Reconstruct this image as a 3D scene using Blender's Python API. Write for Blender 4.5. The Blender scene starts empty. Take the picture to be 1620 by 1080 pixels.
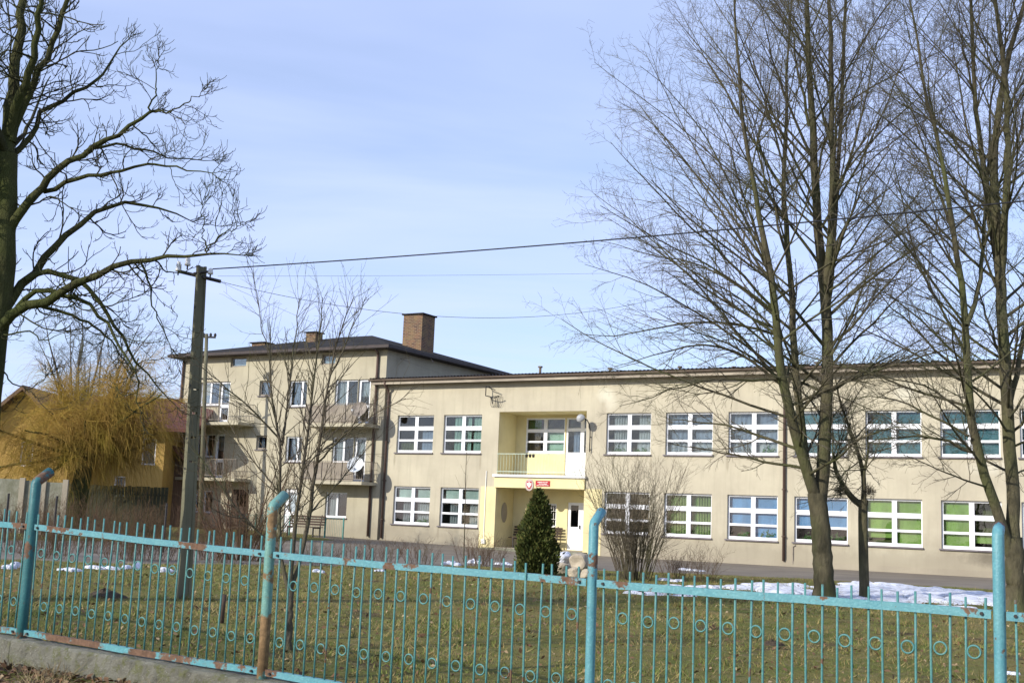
import bpy, bmesh, math, random
import numpy as np
from mathutils import Matrix, Vector

# ------------------------------------------------------------------ camera, sky, sun, exposure
sc = bpy.context.scene
col = sc.collection
F_PX, PITCH, ROLL, EYE = 1900.0, 0.14744, 0.04097, 1.62       # photo is 1620 px wide
PSI, DIST = -0.53914, 53.3614                                  # direction and distance of the school front
cam = bpy.data.cameras.new('camera'); cam.sensor_width = 36.0; cam.lens = F_PX / 1620 * 36
cam.clip_start = 0.1; cam.clip_end = 3000
cam_o = bpy.data.objects.new('camera', cam); col.objects.link(cam_o)
_c, _s, _cr, _sr = math.cos(PITCH), math.sin(PITCH), math.cos(ROLL), math.sin(ROLL)
_X, _U, _F = Vector((1, 0, 0)), Vector((0, -_s, _c)), Vector((0, _c, _s))
_r = _X * _cr + _U * _sr; _u = -_X * _sr + _U * _cr
cam_o.matrix_world = Matrix(((_r.x, _u.x, -_F.x, 0), (_r.y, _u.y, -_F.y, 0), (_r.z, _u.z, -_F.z, EYE), (0, 0, 0, 1)))
sc.camera = cam_o

T2 = np.array([math.cos(PSI), math.sin(PSI)]); N2 = np.array([-math.sin(PSI), math.cos(PSI)])
_ld = N2 + 0.42 * T2
LIGHT_DIR = Vector((_ld[0], _ld[1], -0.50)).normalized()       # way the sunlight travels
sun = bpy.data.lights.new('sun', 'SUN'); sun.energy = 4.1; sun.angle = math.radians(0.55); sun.color = (1.0, 0.94, 0.84)
sun_o = bpy.data.objects.new('sun', sun); col.objects.link(sun_o)
sun_o.location = (-20, -20, 30); sun_o.rotation_euler = LIGHT_DIR.to_track_quat('-Z', 'Y').to_euler()
SUN_ELEV = math.asin(-LIGHT_DIR.z)
_az = math.atan2(-LIGHT_DIR.x, -LIGHT_DIR.y)                   # compass bearing of the sun from +Y, clockwise

world = bpy.data.worlds.new('World'); sc.world = world; world.use_nodes = True
nt = world.node_tree; nt.nodes.clear()
out = nt.nodes.new('ShaderNodeOutputWorld'); bg = nt.nodes.new('ShaderNodeBackground'); bg.inputs[1].default_value = 0.15
sky = nt.nodes.new('ShaderNodeTexSky'); sky.sky_type = 'NISHITA'; sky.sun_disc = False
sky.sun_elevation = SUN_ELEV; sky.sun_rotation = _az; sky.altitude = 150; sky.air_density = 1.0; sky.dust_density = 0.6; sky.ozone_density = 2.2
geo = nt.nodes.new('ShaderNodeTexCoord')
sep = nt.nodes.new('ShaderNodeSeparateXYZ'); nt.links.new(geo.outputs['Generated'], sep.inputs[0])
mx = nt.nodes.new('ShaderNodeMath'); mx.operation = 'MAXIMUM'; mx.inputs[1].default_value = 0.06; nt.links.new(sep.outputs[2], mx.inputs[0])
dx = nt.nodes.new('ShaderNodeMath'); dx.operation = 'DIVIDE'; nt.links.new(sep.outputs[0], dx.inputs[0]); nt.links.new(mx.outputs[0], dx.inputs[1])
dy = nt.nodes.new('ShaderNodeMath'); dy.operation = 'DIVIDE'; nt.links.new(sep.outputs[1], dy.inputs[0]); nt.links.new(mx.outputs[0], dy.inputs[1])
cb = nt.nodes.new('ShaderNodeCombineXYZ'); nt.links.new(dx.outputs[0], cb.inputs[0]); nt.links.new(dy.outputs[0], cb.inputs[1])
mp = nt.nodes.new('ShaderNodeMapping'); mp.inputs['Scale'].default_value = (0.20, 0.42, 1); mp.inputs['Rotation'].default_value = (0, 0, 0.35); nt.links.new(cb.outputs[0], mp.inputs[0])
nz = nt.nodes.new('ShaderNodeTexNoise'); nz.inputs['Scale'].default_value = 1.6; nz.inputs['Detail'].default_value = 5; nz.inputs['Roughness'].default_value = 0.52; nz.inputs['Distortion'].default_value = 0.5
nt.links.new(mp.outputs[0], nz.inputs['Vector'])
cr_ = nt.nodes.new('ShaderNodeValToRGB'); cr_.color_ramp.elements[0].position = 0.30; cr_.color_ramp.elements[0].color = (0.34, 0.34, 0.34, 1)
cr_.color_ramp.elements[1].position = 0.72; cr_.color_ramp.elements[1].color = (0.88, 0.88, 0.88, 1)
nt.links.new(nz.outputs[0], cr_.inputs[0])
mixc = nt.nodes.new('ShaderNodeMix'); mixc.data_type = 'RGBA'; mixc.inputs['B'].default_value = (4.1, 4.75, 7.3, 1)
nt.links.new(cr_.outputs[0], mixc.inputs['Factor']); nt.links.new(sky.outputs[0], mixc.inputs['A'])
nt.links.new(mixc.outputs['Result'], bg.inputs[0]); nt.links.new(bg.outputs[0], out.inputs[0])

vs = sc.view_settings; vs.view_transform = 'Standard'; vs.look = 'None'; vs.exposure = 0.30; vs.gamma = 1.0
sc.render.engine = 'CYCLES'; sc.cycles.max_bounces = 8; sc.cycles.transparent_max_bounces = 12; sc.cycles.use_denoising = True

rng = np.random.default_rng(7); random.seed(7)

# ------------------------------------------------------------------ pixel <-> place helpers (photo pixels, 1620 x 1080)
def ray(u, v):
    u -= 810; v -= 540
    a = _cr * u + _sr * v; b = -_sr * u + _cr * v
    zu = -b / F_PX
    return np.array([a / F_PX, _c - _s * zu, _s + _c * zu])
def at(u, v, y):                                   # point seen at (u, v) that lies y metres ahead
    q = ray(u, v); return q * (y / q[1]) + np.array([0, 0, EYE])
def L2W(m, y, z=0.0):                              # school frame (along the front, inward) -> world
    return np.array([m * T2[0] + y * N2[0], DIST + m * T2[1] + y * N2[1], z])
def W2L(p):
    q = np.array([p[0], p[1] - DIST]); return q @ T2, q @ N2
def on_front(u, v, k=0.0):                         # point of the plane k metres before the school front -> (m, z)
    q = ray(u, v); o = np.array([0, DIST]) - k * N2
    s = (o @ N2) / (q[:2] @ N2); X = q * s
    return (X[:2] - np.array([0, DIST])) @ T2, X[2] + EYE
FENCE_Y = -37.62
def sstep(x): x = np.clip(x, 0, 1); return x * x * (3 - 2 * x)
def zlocal(m, y):
    m = np.asarray(m, float); y = np.asarray(y, float)
    zf = np.clip(0.25 - 0.0245 * (m - 17.2), 0.0, 0.62)
    zw = 0.28 + np.clip(-0.02 * (m - 2), 0, 0.32)
    w = sstep((y - FENCE_Y) / 22.0)
    z = zf * (1 - w) + zw * w
    z = z + 0.018 * np.sin(m * 0.9 + 1.3) * np.sin(y * 0.7) * (y < -12)
    st = -0.06 + 0.014 * np.clip(24 - m, -6, 30)
    return np.where(y < FENCE_Y, st, z)
def zworld(x, y):
    m, l = W2L((x, y)); return float(zlocal(m, l))
def ground(u, v):                                  # ground point seen at (u, v)
    q = ray(u, v); z = 0.2
    for _ in range(12):
        s = (z - EYE) / q[2]; z = zworld(q[0] * s, q[1] * s)
    return np.array([q[0] * s, q[1] * s, z])
def gy(u, y):                                      # ground point y metres ahead below column u (near the horizon row)
    p = at(u, 820, y); return np.array([p[0], y, zworld(p[0], y)])

# ------------------------------------------------------------------ materials
def new_mat(name):
    m = bpy.data.materials.new(name); m.use_nodes = True
    n = m.node_tree; b = n.nodes['Principled BSDF']; return m, n, b
def mixrgb(n, fac, a, b, blend='MIX'):
    x = n.nodes.new('ShaderNodeMix'); x.data_type = 'RGBA'; x.blend_type = blend
    for key, val in (('Factor', fac), ('A', a), ('B', b)):
        if isinstance(val, bpy.types.NodeSocket): n.links.new(val, x.inputs[key])
        elif key == 'Factor': x.inputs[key].default_value = val
        else: x.inputs[key].default_value = tuple(val) + ((1,) if len(val) == 3 else ())
    return x.outputs['Result']
def coord(n, scale=(1, 1, 1), kind='Object'):
    t = n.nodes.new('ShaderNodeTexCoord'); mpn = n.nodes.new('ShaderNodeMapping'); mpn.inputs['Scale'].default_value = scale
    n.links.new(t.outputs[kind], mpn.inputs[0]); return mpn.outputs[0]
def noise(n, vec, scale, detail=4, rough=0.55, lo=0.35, hi=0.65):
    t = n.nodes.new('ShaderNodeTexNoise'); t.inputs['Scale'].default_value = scale; t.inputs['Detail'].default_value = detail; t.inputs['Roughness'].default_value = rough
    n.links.new(vec, t.inputs['Vector'])
    r = n.nodes.new('ShaderNodeMapRange'); r.inputs[1].default_value = lo; r.inputs[2].default_value = hi; n.links.new(t.outputs[0], r.inputs[0])
    return r.outputs[0]
def math_(n, op, a, b=0.0):
    x = n.nodes.new('ShaderNodeMath'); x.operation = op
    for i, val in enumerate((a, b)):
        if isinstance(val, bpy.types.NodeSocket): n.links.new(val, x.inputs[i])
        else: x.inputs[i].default_value = val
    return x.outputs[0]
def bump(n, b, h, strength=0.3, dist=0.01):
    x = n.nodes.new('ShaderNodeBump'); x.inputs['Strength'].default_value = strength; x.inputs['Distance'].default_value = dist
    n.links.new(h, x.inputs['Height']); n.links.new(x.outputs[0], b.inputs['Normal'])
def plain(name, c, c2=None, scale=3.0, rough=0.7, bmp=0.0, stretch=(1, 1, 1), metal=0.0, kind='Object', lo=0.35, hi=0.65, spec=0.3):
    m, n, b = new_mat(name)
    b.inputs['Roughness'].default_value = rough; b.inputs['Metallic'].default_value = metal; b.inputs['Specular IOR Level'].default_value = spec
    v = coord(n, stretch, kind)
    c2 = c2 or tuple(x * 0.72 for x in c)
    f = noise(n, v, scale, 5, 0.6, lo, hi)
    n.links.new(mixrgb(n, f, c, c2), b.inputs['Base Color'])
    if bmp: bump(n, b, noise(n, v, scale * 6, 4), bmp)
    return m
def stain(n, v, centre, size, soft=1.0):
    """1 inside an ellipsoid blot with a ragged edge, 0 outside"""
    s = n.nodes.new('ShaderNodeVectorMath'); s.operation = 'SUBTRACT'; n.links.new(v, s.inputs[0]); s.inputs[1].default_value = centre
    d = n.nodes.new('ShaderNodeVectorMath'); d.operation = 'DIVIDE'; n.links.new(s.outputs[0], d.inputs[0]); d.inputs[1].default_value = size
    l = n.nodes.new('ShaderNodeVectorMath'); l.operation = 'LENGTH'; n.links.new(d.outputs[0], l.inputs[0])
    w = math_(n, 'ADD', l.outputs['Value'], math_(n, 'MULTIPLY', noise(n, v, 3.5, 4, 0.6, 0, 1), 1.0))
    r = n.nodes.new('ShaderNodeMapRange'); r.inputs[1].default_value = 0.9 + 0.7 * soft; r.inputs[2].default_value = 0.9; n.links.new(w, r.inputs[0])
    return r.outputs[0]
def plaster(name, c, blots=(), splash=None, streak=0.25):
    m, n, b = new_mat(name); b.inputs['Roughness'].default_value = 0.92; b.inputs['Specular IOR Level'].default_value = 0.15
    v = coord(n)
    k = mixrgb(n, noise(n, v, 0.45, 5, 0.6), c, tuple(x * y for x, y in zip(c, (0.80, 0.79, 0.80))))
    k = mixrgb(n, math_(n, 'MULTIPLY', noise(n, coord(n, (2.2, 2.2, 0.18)), 1.6, 5, 0.65, 0.5, 0.75), streak), k, tuple(x * 0.62 for x in c))
    k = mixrgb(n, math_(n, 'MULTIPLY', noise(n, v, 9, 4, 0.7, 0.55, 0.8), 0.22), k, tuple(x * 0.7 for x in c))
    for ctr, size, colr, amt in blots:
        k = mixrgb(n, math_(n, 'MULTIPLY', stain(n, v, ctr, size), amt), k, colr)
    if splash is not None:                                      # rain-splashed dirt along the foot, ragged and broken
        sp = n.nodes.new('ShaderNodeSeparateXYZ'); n.links.new(v, sp.inputs[0])
        h = math_(n, 'ADD', sp.outputs[2], math_(n, 'MULTIPLY', noise(n, coord(n, (1.1, 1, 0.5)), 1.3, 6, 0.7, 0.2, 0.8), -0.9))
        r = n.nodes.new('ShaderNodeMapRange'); r.inputs[1].default_value = splash + 0.12; r.inputs[2].default_value = splash - 0.75; n.links.new(h, r.inputs[0])
        k = mixrgb(n, math_(n, 'MULTIPLY', r.outputs[0], 0.6), k, (0.24, 0.21, 0.155))
    n.links.new(k, b.inputs['Base Color'])
    bump(n, b, noise(n, v, 60, 3, 0.7), 0.25, 0.006)
    return m
def glass_mat(name, tint=(0.82, 0.86, 0.88), refl=0.015):
    m = bpy.data.materials.new(name); m.use_nodes = True; n = m.node_tree; n.nodes.clear()
    o = n.nodes.new('ShaderNodeOutputMaterial'); tr = n.nodes.new('ShaderNodeBsdfTransparent'); gl = n.nodes.new('ShaderNodeBsdfGlossy')
    tr.inputs[0].default_value = (*tint, 1); gl.inputs[0].default_value = (0.95, 0.97, 1, 1); gl.inputs['Roughness'].default_value = 0.02
    fr = n.nodes.new('ShaderNodeFresnel'); fr.inputs[0].default_value = 1.38
    tcx = coord(n); bm_ = n.nodes.new('ShaderNodeBump'); bm_.inputs['Strength'].default_value = 0.02; bm_.inputs['Distance'].default_value = 0.05
    n.links.new(noise(n, tcx, 1.3, 2), bm_.inputs['Height']); n.links.new(bm_.outputs[0], gl.inputs['Normal'])
    f = math_(n, 'ADD', fr.outputs[0], refl)
    mxs = n.nodes.new('ShaderNodeMixShader'); n.links.new(f, mxs.inputs[0]); n.links.new(tr.outputs[0], mxs.inputs[1]); n.links.new(gl.outputs[0], mxs.inputs[2])
    n.links.new(mxs.outputs[0], o.inputs[0]); return m
def painted_metal(name, c, rust_amt=0.5, scale=2.2, rust=(0.10, 0.058, 0.036)):
    m, n, b = new_mat(name); b.inputs['Roughness'].default_value = 0.5; b.inputs['Specular IOR Level'].default_value = 0.35
    g = n.nodes.new('ShaderNodeNewGeometry')
    v = g.outputs['Position']
    k = mixrgb(n, noise(n, v, 6, 5, 0.6), c, tuple(x * y for x, y in zip(c, (0.7, 0.85, 0.92))))
    k = mixrgb(n, noise(n, v, 45, 3, 0.6, 0.5, 0.75), k, tuple(min(1, x * 1.25) for x in c))
    t = 0.66 - 0.22 * rust_amt
    f = noise(n, v, scale, 7, 0.68, t, t + 0.025)
    spk = noise(n, v, 30, 4, 0.7, 0.66, 0.70)
    f = math_(n, 'MAXIMUM', f, spk)
    rc = mixrgb(n, noise(n, v, 25, 4), rust, tuple(x * 1.7 for x in rust))
    n.links.new(mixrgb(n, f, k, rc), b.inputs['Base Color'])
    r = n.nodes.new('ShaderNodeMapRange'); r.inputs[3].default_value = 0.45; r.inputs[4].default_value = 0.9; n.links.new(f, r.inputs[0]); n.links.new(r.outputs[0], b.inputs['Roughness'])
    bump(n, b, math_(n, 'SUBTRACT', noise(n, v, 70, 3), f), 0.35, 0.003)
    return m
def bark(name, c, c2, scale=6):
    m, n, b = new_mat(name); b.inputs['Roughness'].default_value = 0.95; b.inputs['Specular IOR Level'].default_value = 0.1
    v = coord(n, (1, 1, 0.3))
    k = mixrgb(n, noise(n, v, scale, 6, 0.7), c, c2)
    k = mixrgb(n, noise(n, coord(n, (1, 1, 0.6)), 1.1, 4, 0.6, 0.45, 0.7), k, tuple(x * y for x, y in zip(c, (0.74, 0.92, 0.6))))
    n.links.new(k, b.inputs['Base Color']); bump(n, b, noise(n, v, scale * 4, 5, 0.7), 0.8, 0.02)
    return m

M = {}
M['plaster'] = plaster('school_plaster', (0.515, 0.47, 0.35), splash=1.2, streak=0.5, blots=[
    ((4.75, 0, 7.05), (0.42, 1, 0.36), (0.62, 0.60, 0.48), 0.7), ((5.0, 0, 6.75), (0.3, 1, 0.5), (0.60, 0.57, 0.45), 0.6),
    ((17.2, 0, 6.95), (0.55, 1, 0.45), (0.60, 0.58, 0.47), 0.6), ((20.1, 0, 4.15), (0.8, 1, 0.3), (0.58, 0.55, 0.45), 0.5),
    *[((x, 0, z), (.07, 1, .42), (0.30, 0.265, 0.19), .65) for x, z in ((-6.15, 4.2), (-1.4, 4.15), (-3.5, .95), (6.92, 4.15), (10.25, 4.2), (7.5, .9), (15.0, 4.1), (20.45, 4.2))],
    ((20.3, 0, 0.95), (1.2, 1, 0.34), (0.07, 0.065, 0.05), 0.9), ((16.8, 0, 1.1), (1.7, 1, 0.45), (0.62, 0.58, 0.44), 0.45), ((13.6, 0, 6.7), (0.5, 1, 0.5), (0.60, 0.56, 0.44), 0.4)])
M['plaster_block'] = plaster('block_plaster', (0.46, 0.422, 0.31), splash=0.7, streak=0.5)
M['plaster_yellow'] = plaster('yellow_paint', (0.74, 0.65, 0.36), streak=0.12)
M['niche_yellow'] = plaster('niche_paint', (0.62, 0.48, 0.19), streak=0.1)
M['plinth_grey'] = plaster('plinth_render', (0.36, 0.32, 0.24), streak=0.3)
M['house_yellow'] = plaster('house_yellow_paint', (0.44, 0.285, 0.09), streak=0.2)
M['white'] = plain('white_plastic', (0.82, 0.83, 0.84), (0.74, 0.75, 0.77), 4, 0.4)
M['white_paint'] = plain('white_paint', (0.80, 0.79, 0.74), (0.70, 0.69, 0.64), 3, 0.5)
M['sill'] = plain('sill_metal', (0.17, 0.15, 0.16), None, 4, 0.5)
M['roof'] = plain('roof_sheet', (0.060, 0.045, 0.042), (0.035, 0.028, 0.028), 3, 0.6)
M['gutter'] = plain('gutter_metal', (0.17, 0.13, 0.10), (0.10, 0.075, 0.06), 2, 0.55, stretch=(0.3, 1, 1))
M['fascia'] = plain('fascia_board', (0.40, 0.35, 0.27), (0.25, 0.21, 0.17), 2, 0.7, stretch=(0.3, 1, 1))
M['block_roof'] = plain('roofing_felt', (0.042, 0.040, 0.038), (0.028, 0.027, 0.026), 1.2, 0.95, spec=0.05)
M['glass'] = glass_mat('window_glass')
M['glass_dark'] = glass_mat('window_glass_dim', (0.45, 0.5, 0.5), 0.01)
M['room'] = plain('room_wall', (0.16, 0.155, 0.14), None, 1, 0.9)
M['brick'] = None
M['dark_iron'] = plain('dark_iron', (0.035, 0.033, 0.032), None, 8, 0.6)
M['pipe'] = plain('drainpipe_metal', (0.11, 0.07, 0.055), (0.075, 0.05, 0.04), 2, 0.55)
M['teal'] = painted_metal('turquoise_paint', (0.12, 0.33, 0.34), 0.25, 2.4)
M['teal_rusty'] = painted_metal('turquoise_paint_rusty', (0.11, 0.28, 0.305), 0.47, 2.6)
M['teal_green'] = painted_metal('green_teal_paint', (0.04, 0.145, 0.145), 0.45, 2.4)
M['olive_rusty'] = painted_metal('faded_green_paint', (0.14, 0.28, 0.235), 0.72, 2.1, (0.15, 0.095, 0.045))
M['teal_rod'] = painted_metal('turquoise_paint_rod', (0.085, 0.225, 0.205), 0.12, 3.0)
M['rusty_rail'] = painted_metal('rusty_rail_paint', (0.10, 0.28, 0.30), 0.85, 1.3)
M['green_paint'] = plain('green_paint', (0.05, 0.20, 0.17), (0.08, 0.25, 0.21), 5, 0.6)
M['rail_grey'] = plain('balcony_steel', (0.30, 0.26, 0.21), (0.20, 0.17, 0.14), 5, 0.6)
M['rail_pale'] = plain('lamp_glass', (0.42, 0.43, 0.43), (0.30, 0.31, 0.31), 3, 0.3)
M['concrete'] = plain('weathered_concrete', (0.26, 0.255, 0.20), (0.15, 0.15, 0.10), 2.5, 0.9, 0.5)
M['pole_concrete'] = plain('pole_concrete', (0.17, 0.16, 0.10), (0.10, 0.095, 0.06), 2.0, 0.9, 0.4, stretch=(1, 1, 0.4))
M['wood_dark'] = plain('dark_wood', (0.075, 0.05, 0.035), (0.045, 0.03, 0.022), 5, 0.8, 0.2, stretch=(0.2, 1, 1))
M['snow'] = plain('old_snow', (0.74, 0.77, 0.84), (0.36, 0.34, 0.31), 7, 0.8, 0.9, lo=0.46, hi=0.76)
M['porcelain'] = plain('porcelain', (0.8, 0.8, 0.78), None, 4, 0.2)
M['dish'] = plain('dish_paint', (0.62, 0.65, 0.66), (0.52, 0.55, 0.56), 3, 0.4)
M['red'] = plain('red_enamel', (0.45, 0.02, 0.03), None, 4, 0.35)
M['black'] = plain('black_cable', (0.012, 0.012, 0.014), None, 4, 0.6)
M['bark_linden'] = bark('linden_bark', (0.135, 0.118, 0.072), (0.062, 0.056, 0.036))
M['branch_linden'] = bark('linden_branch', (0.115, 0.10, 0.062), (0.065, 0.058, 0.038), 4)
M['twig_linden'] = bark('linden_twig', (0.165, 0.14, 0.10), (0.105, 0.09, 0.065), 3)
M['bark_chestnut'] = bark('chestnut_bark', (0.085, 0.085, 0.034), (0.036, 0.036, 0.018))
M['twig_chestnut'] = bark('chestnut_twig', (0.070, 0.065, 0.035), (0.042, 0.038, 0.024), 3)
M['bark_small'] = bark('young_bark', (0.135, 0.115, 0.08), (0.075, 0.062, 0.045))
M['twig_red'] = bark('red_twig', (0.155, 0.095, 0.062), (0.095, 0.06, 0.042), 3)
M['twig_grey'] = bark('grey_twig', (0.135, 0.112, 0.078), (0.08, 0.066, 0.047), 3)
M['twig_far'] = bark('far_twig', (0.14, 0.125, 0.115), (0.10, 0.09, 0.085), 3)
M['willow'] = bark('willow_twig', (0.45, 0.285, 0.07), (0.24, 0.15, 0.04), 0.8)
M['straw'] = plain('dry_grass', (0.30, 0.24, 0.12), (0.19, 0.14, 0.07), 2, 0.9)
M['mound_brown'] = plain('mound_dark_brown', (0.075, 0.055, 0.035), None, 5, 0.95, 0.6)
M['stone'] = plain('pale_stone', (0.46, 0.40, 0.30), (0.28, 0.24, 0.18), 3, 0.9, 0.5)

def brick_mat():
    m, n, b = new_mat('chimney_brick'); b.inputs['Roughness'].default_value = 0.9
    t = n.nodes.new('ShaderNodeTexCoord'); sp = n.nodes.new('ShaderNodeSeparateXYZ'); n.links.new(t.outputs['Object'], sp.inputs[0])
    cmb = n.nodes.new('ShaderNodeCombineXYZ'); n.links.new(math_(n, 'ADD', sp.outputs[0], sp.outputs[1]), cmb.inputs[0]); n.links.new(sp.outputs[2], cmb.inputs[1])
    br = n.nodes.new('ShaderNodeTexBrick'); br.inputs['Scale'].default_value = 1.0; br.inputs['Brick Width'].default_value = 0.25; br.inputs['Row Height'].default_value = 0.08; br.inputs['Mortar Size'].default_value = 0.009
    br.inputs['Color1'].default_value = (0.17, 0.08, 0.042, 1); br.inputs['Color2'].default_value = (0.06, 0.032, 0.025, 1); br.inputs['Mortar'].default_value = (0.25, 0.20, 0.13, 1)
    n.links.new(cmb.outputs[0], br.inputs['Vector'])
    k = mixrgb(n, noise(n, coord(n), 2.5, 4, 0.6, 0.45, 0.7), br.outputs[0], (0.21, 0.145, 0.07))
    n.links.new(k, b.inputs['Base Color']); bump(n, b, math_(n, 'SUBTRACT', 1.0, br.outputs[1]), 0.5, 0.01)
    return m
M['brick'] = brick_mat()

def ground_mat():
    m, n, b = new_mat('winter_lawn'); b.inputs['Roughness'].default_value = 0.97; b.inputs['Specular IOR Level'].default_value = 0.05
    v = coord(n)
    k = mixrgb(n, noise(n, v, 0.35, 6, 0.6, 0.38, 0.62), (0.165, 0.168, 0.048), (0.245, 0.20, 0.078))
    k = mixrgb(n, noise(n, v, 1.5, 6, 0.65, 0.42, 0.7), k, (0.115, 0.15, 0.036))
    k = mixrgb(n, noise(n, v, 0.8, 5, 0.65, 0.56, 0.66), k, (0.10, 0.075, 0.045))
    k = mixrgb(n, noise(n, v, 6, 5, 0.7, 0.5, 0.72), k, (0.29, 0.23, 0.12))
    k = mixrgb(n, noise(n, v, 14, 4, 0.7, 0.60, 0.75), k, (0.075, 0.058, 0.03))
    n.links.new(k, b.inputs['Base Color']); bump(n, b, noise(n, v, 18, 6, 0.75, 0.2, 0.8), 0.9, 0.05)
    return m
M['ground'] = ground_mat()
M['asphalt'] = plain('worn_asphalt', (0.20, 0.17, 0.13), (0.145, 0.122, 0.095), 0.5, 0.92, 0.3)

# ------------------------------------------------------------------ object helpers
def tag(o, label=None, cat=None, group=None, kind=None):
    if label: o['label'] = label
    if cat: o['category'] = cat
    if group: o['group'] = group
    if kind: o['kind'] = kind
    return o
ORG = {}
def thing(name, label, cat, org=(0, 0, 0), frame='W', group=None):
    """Empty at the thing's base. frame 'S': org and its parts are given in the school frame."""
    e = bpy.data.objects.new(name, None); col.objects.link(e); e.empty_display_size = 0.3
    if frame == 'S': e.location = L2W(*org); e.rotation_euler = (0, 0, PSI)
    else: e.location = org
    ORG[e.name] = np.array(org, float)
    return tag(e, label, cat, group)
def link(name, me, parent=None, loc=(0, 0, 0), rot=(0, 0, 0)):
    o = bpy.data.objects.new(name, me); col.objects.link(o); o.parent = parent; o.location = loc; o.rotation_euler = rot; return o
def mesh(name, verts, faces, mat, smooth=False):
    me = bpy.data.meshes.new(name); me.from_pydata([tuple(map(float, v)) for v in verts], [], faces); me.materials.append(mat)
    if smooth: me.shade_smooth()
    return me
def np_mesh(name, V, Fc, mat, smooth=True):
    """fast mesh from arrays; Fc is (n, 3) or (n, 4)"""
    me = bpy.data.meshes.new(name); V = np.asarray(V, np.float32); Fc = np.asarray(Fc, np.int32); k = Fc.shape[1]
    me.vertices.add(len(V)); me.vertices.foreach_set('co', V.ravel())
    me.loops.add(Fc.size); me.loops.foreach_set('vertex_index', Fc.ravel())
    me.polygons.add(len(Fc)); me.polygons.foreach_set('loop_start', np.arange(0, Fc.size, k, dtype=np.int32)); me.polygons.foreach_set('loop_total', np.full(len(Fc), k, np.int32))
    me.materials.append(mat); me.update(calc_edges=True); me.validate()
    if smooth: me.shade_smooth()
    return me
class MB:
    def __init__(s): s.v = []; s.f = []
    def quad(s, *p):
        i = len(s.v); s.v += [tuple(q) for q in p]; s.f.append(tuple(range(i, i + len(p)))); return s
    def box(s, x0, x1, y0, y1, z0, z1):
        i = len(s.v)
        s.v += [(x0, y0, z0), (x1, y0, z0), (x1, y1, z0), (x0, y1, z0), (x0, y0, z1), (x1, y0, z1), (x1, y1, z1), (x0, y1, z1)]
        s.f += [tuple(i + k for k in q) for q in ((0, 3, 2, 1), (4, 5, 6, 7), (0, 1, 5, 4), (1, 2, 6, 5), (2, 3, 7, 6), (3, 0, 4, 7))]; return s
    def prism(s, poly, lo, hi, axis=1):
        """polygon in the two other axes, extruded along axis"""
        i = len(s.v); n = len(poly)
        def P(a, b, t): return (t, a, b) if axis == 0 else ((a, t, b) if axis == 1 else (a, b, t))
        s.v += [P(a, b, lo) for a, b in poly] + [P(a, b, hi) for a, b in poly]
        s.f += [tuple(i + k for k in range(n)), tuple(i + n + k for k in reversed(range(n)))]
        s.f += [(i + k, i + (k + 1) % n, i + n + (k + 1) % n, i + n + k) for k in range(n)]; return s
    def tube(s, pts, r, sides=8, caps=True):
        pts = np.array(pts, float); n = len(pts); r = np.full(n, r, float) if np.isscalar(r) else np.array(r, float)
        tg = np.gradient(pts, axis=0); tg /= np.linalg.norm(tg, axis=1)[:, None] + 1e-12
        ref = np.array([0.0, 0, 1]) if abs(tg[0][2]) < 0.9 else np.array([1.0, 0, 0])
        i = len(s.v)
        u = np.cross(tg[0], ref); u /= np.linalg.norm(u)
        for k in range(n):
            u = u - tg[k] * (u @ tg[k]); u /= np.linalg.norm(u); w = np.cross(tg[k], u)
            for j in range(sides):
                a = 2 * math.pi * j / sides; s.v.append(tuple(pts[k] + r[k] * (math.cos(a) * u + math.sin(a) * w)))
        for k in range(n - 1):
            for j in range(sides):
                j2 = (j + 1) % sides; s.f.append((i + k * sides + j, i + k * sides + j2, i + (k + 1) * sides + j2, i + (k + 1) * sides + j))
        if caps:
            s.f.append(tuple(i + j for j in reversed(range(sides)))); s.f.append(tuple(i + (n - 1) * sides + j for j in range(sides)))
        return s
    def lathe(s, prof, c=(0, 0, 0), sides=16, axis='z'):
        i = len(s.v); n = len(prof)
        for r, h in prof:
            for j in range(sides):
                a = 2 * math.pi * j / sides; p = (r * math.cos(a), r * math.sin(a), h)
                if axis == 'y': p = (p[0], p[2], p[1])
                s.v.append((p[0] + c[0], p[1] + c[1], p[2] + c[2]))
        for k in range(n - 1):
            for j in range(sides):
                j2 = (j + 1) % sides; s.f.append((i + k * sides + j, i + k * sides + j2, i + (k + 1) * sides + j2, i + (k + 1) * sides + j))
        return s
    def me(s, name, mat, smooth=False, org=(0, 0, 0)):
        o = np.asarray(org, float); V = np.array(s.v, float) - o
        return mesh(name, V, s.f, mat, smooth)
    def build(s, name, mat, parent=None, smooth=False, org=None, loc=(0, 0, 0)):
        if org is None:
            q = parent
            while q is not None and q.name not in ORG: q = q.parent
            org = ORG[q.name] if q is not None else (0, 0, 0)
        return link(name, s.me(name, mat, smooth, org), parent, loc)
def noisy(bm_v, amt, seed=0):
    r = np.random.default_rng(seed); return [tuple(np.array(v) + r.normal(0, amt, 3)) for v in bm_v]

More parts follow.
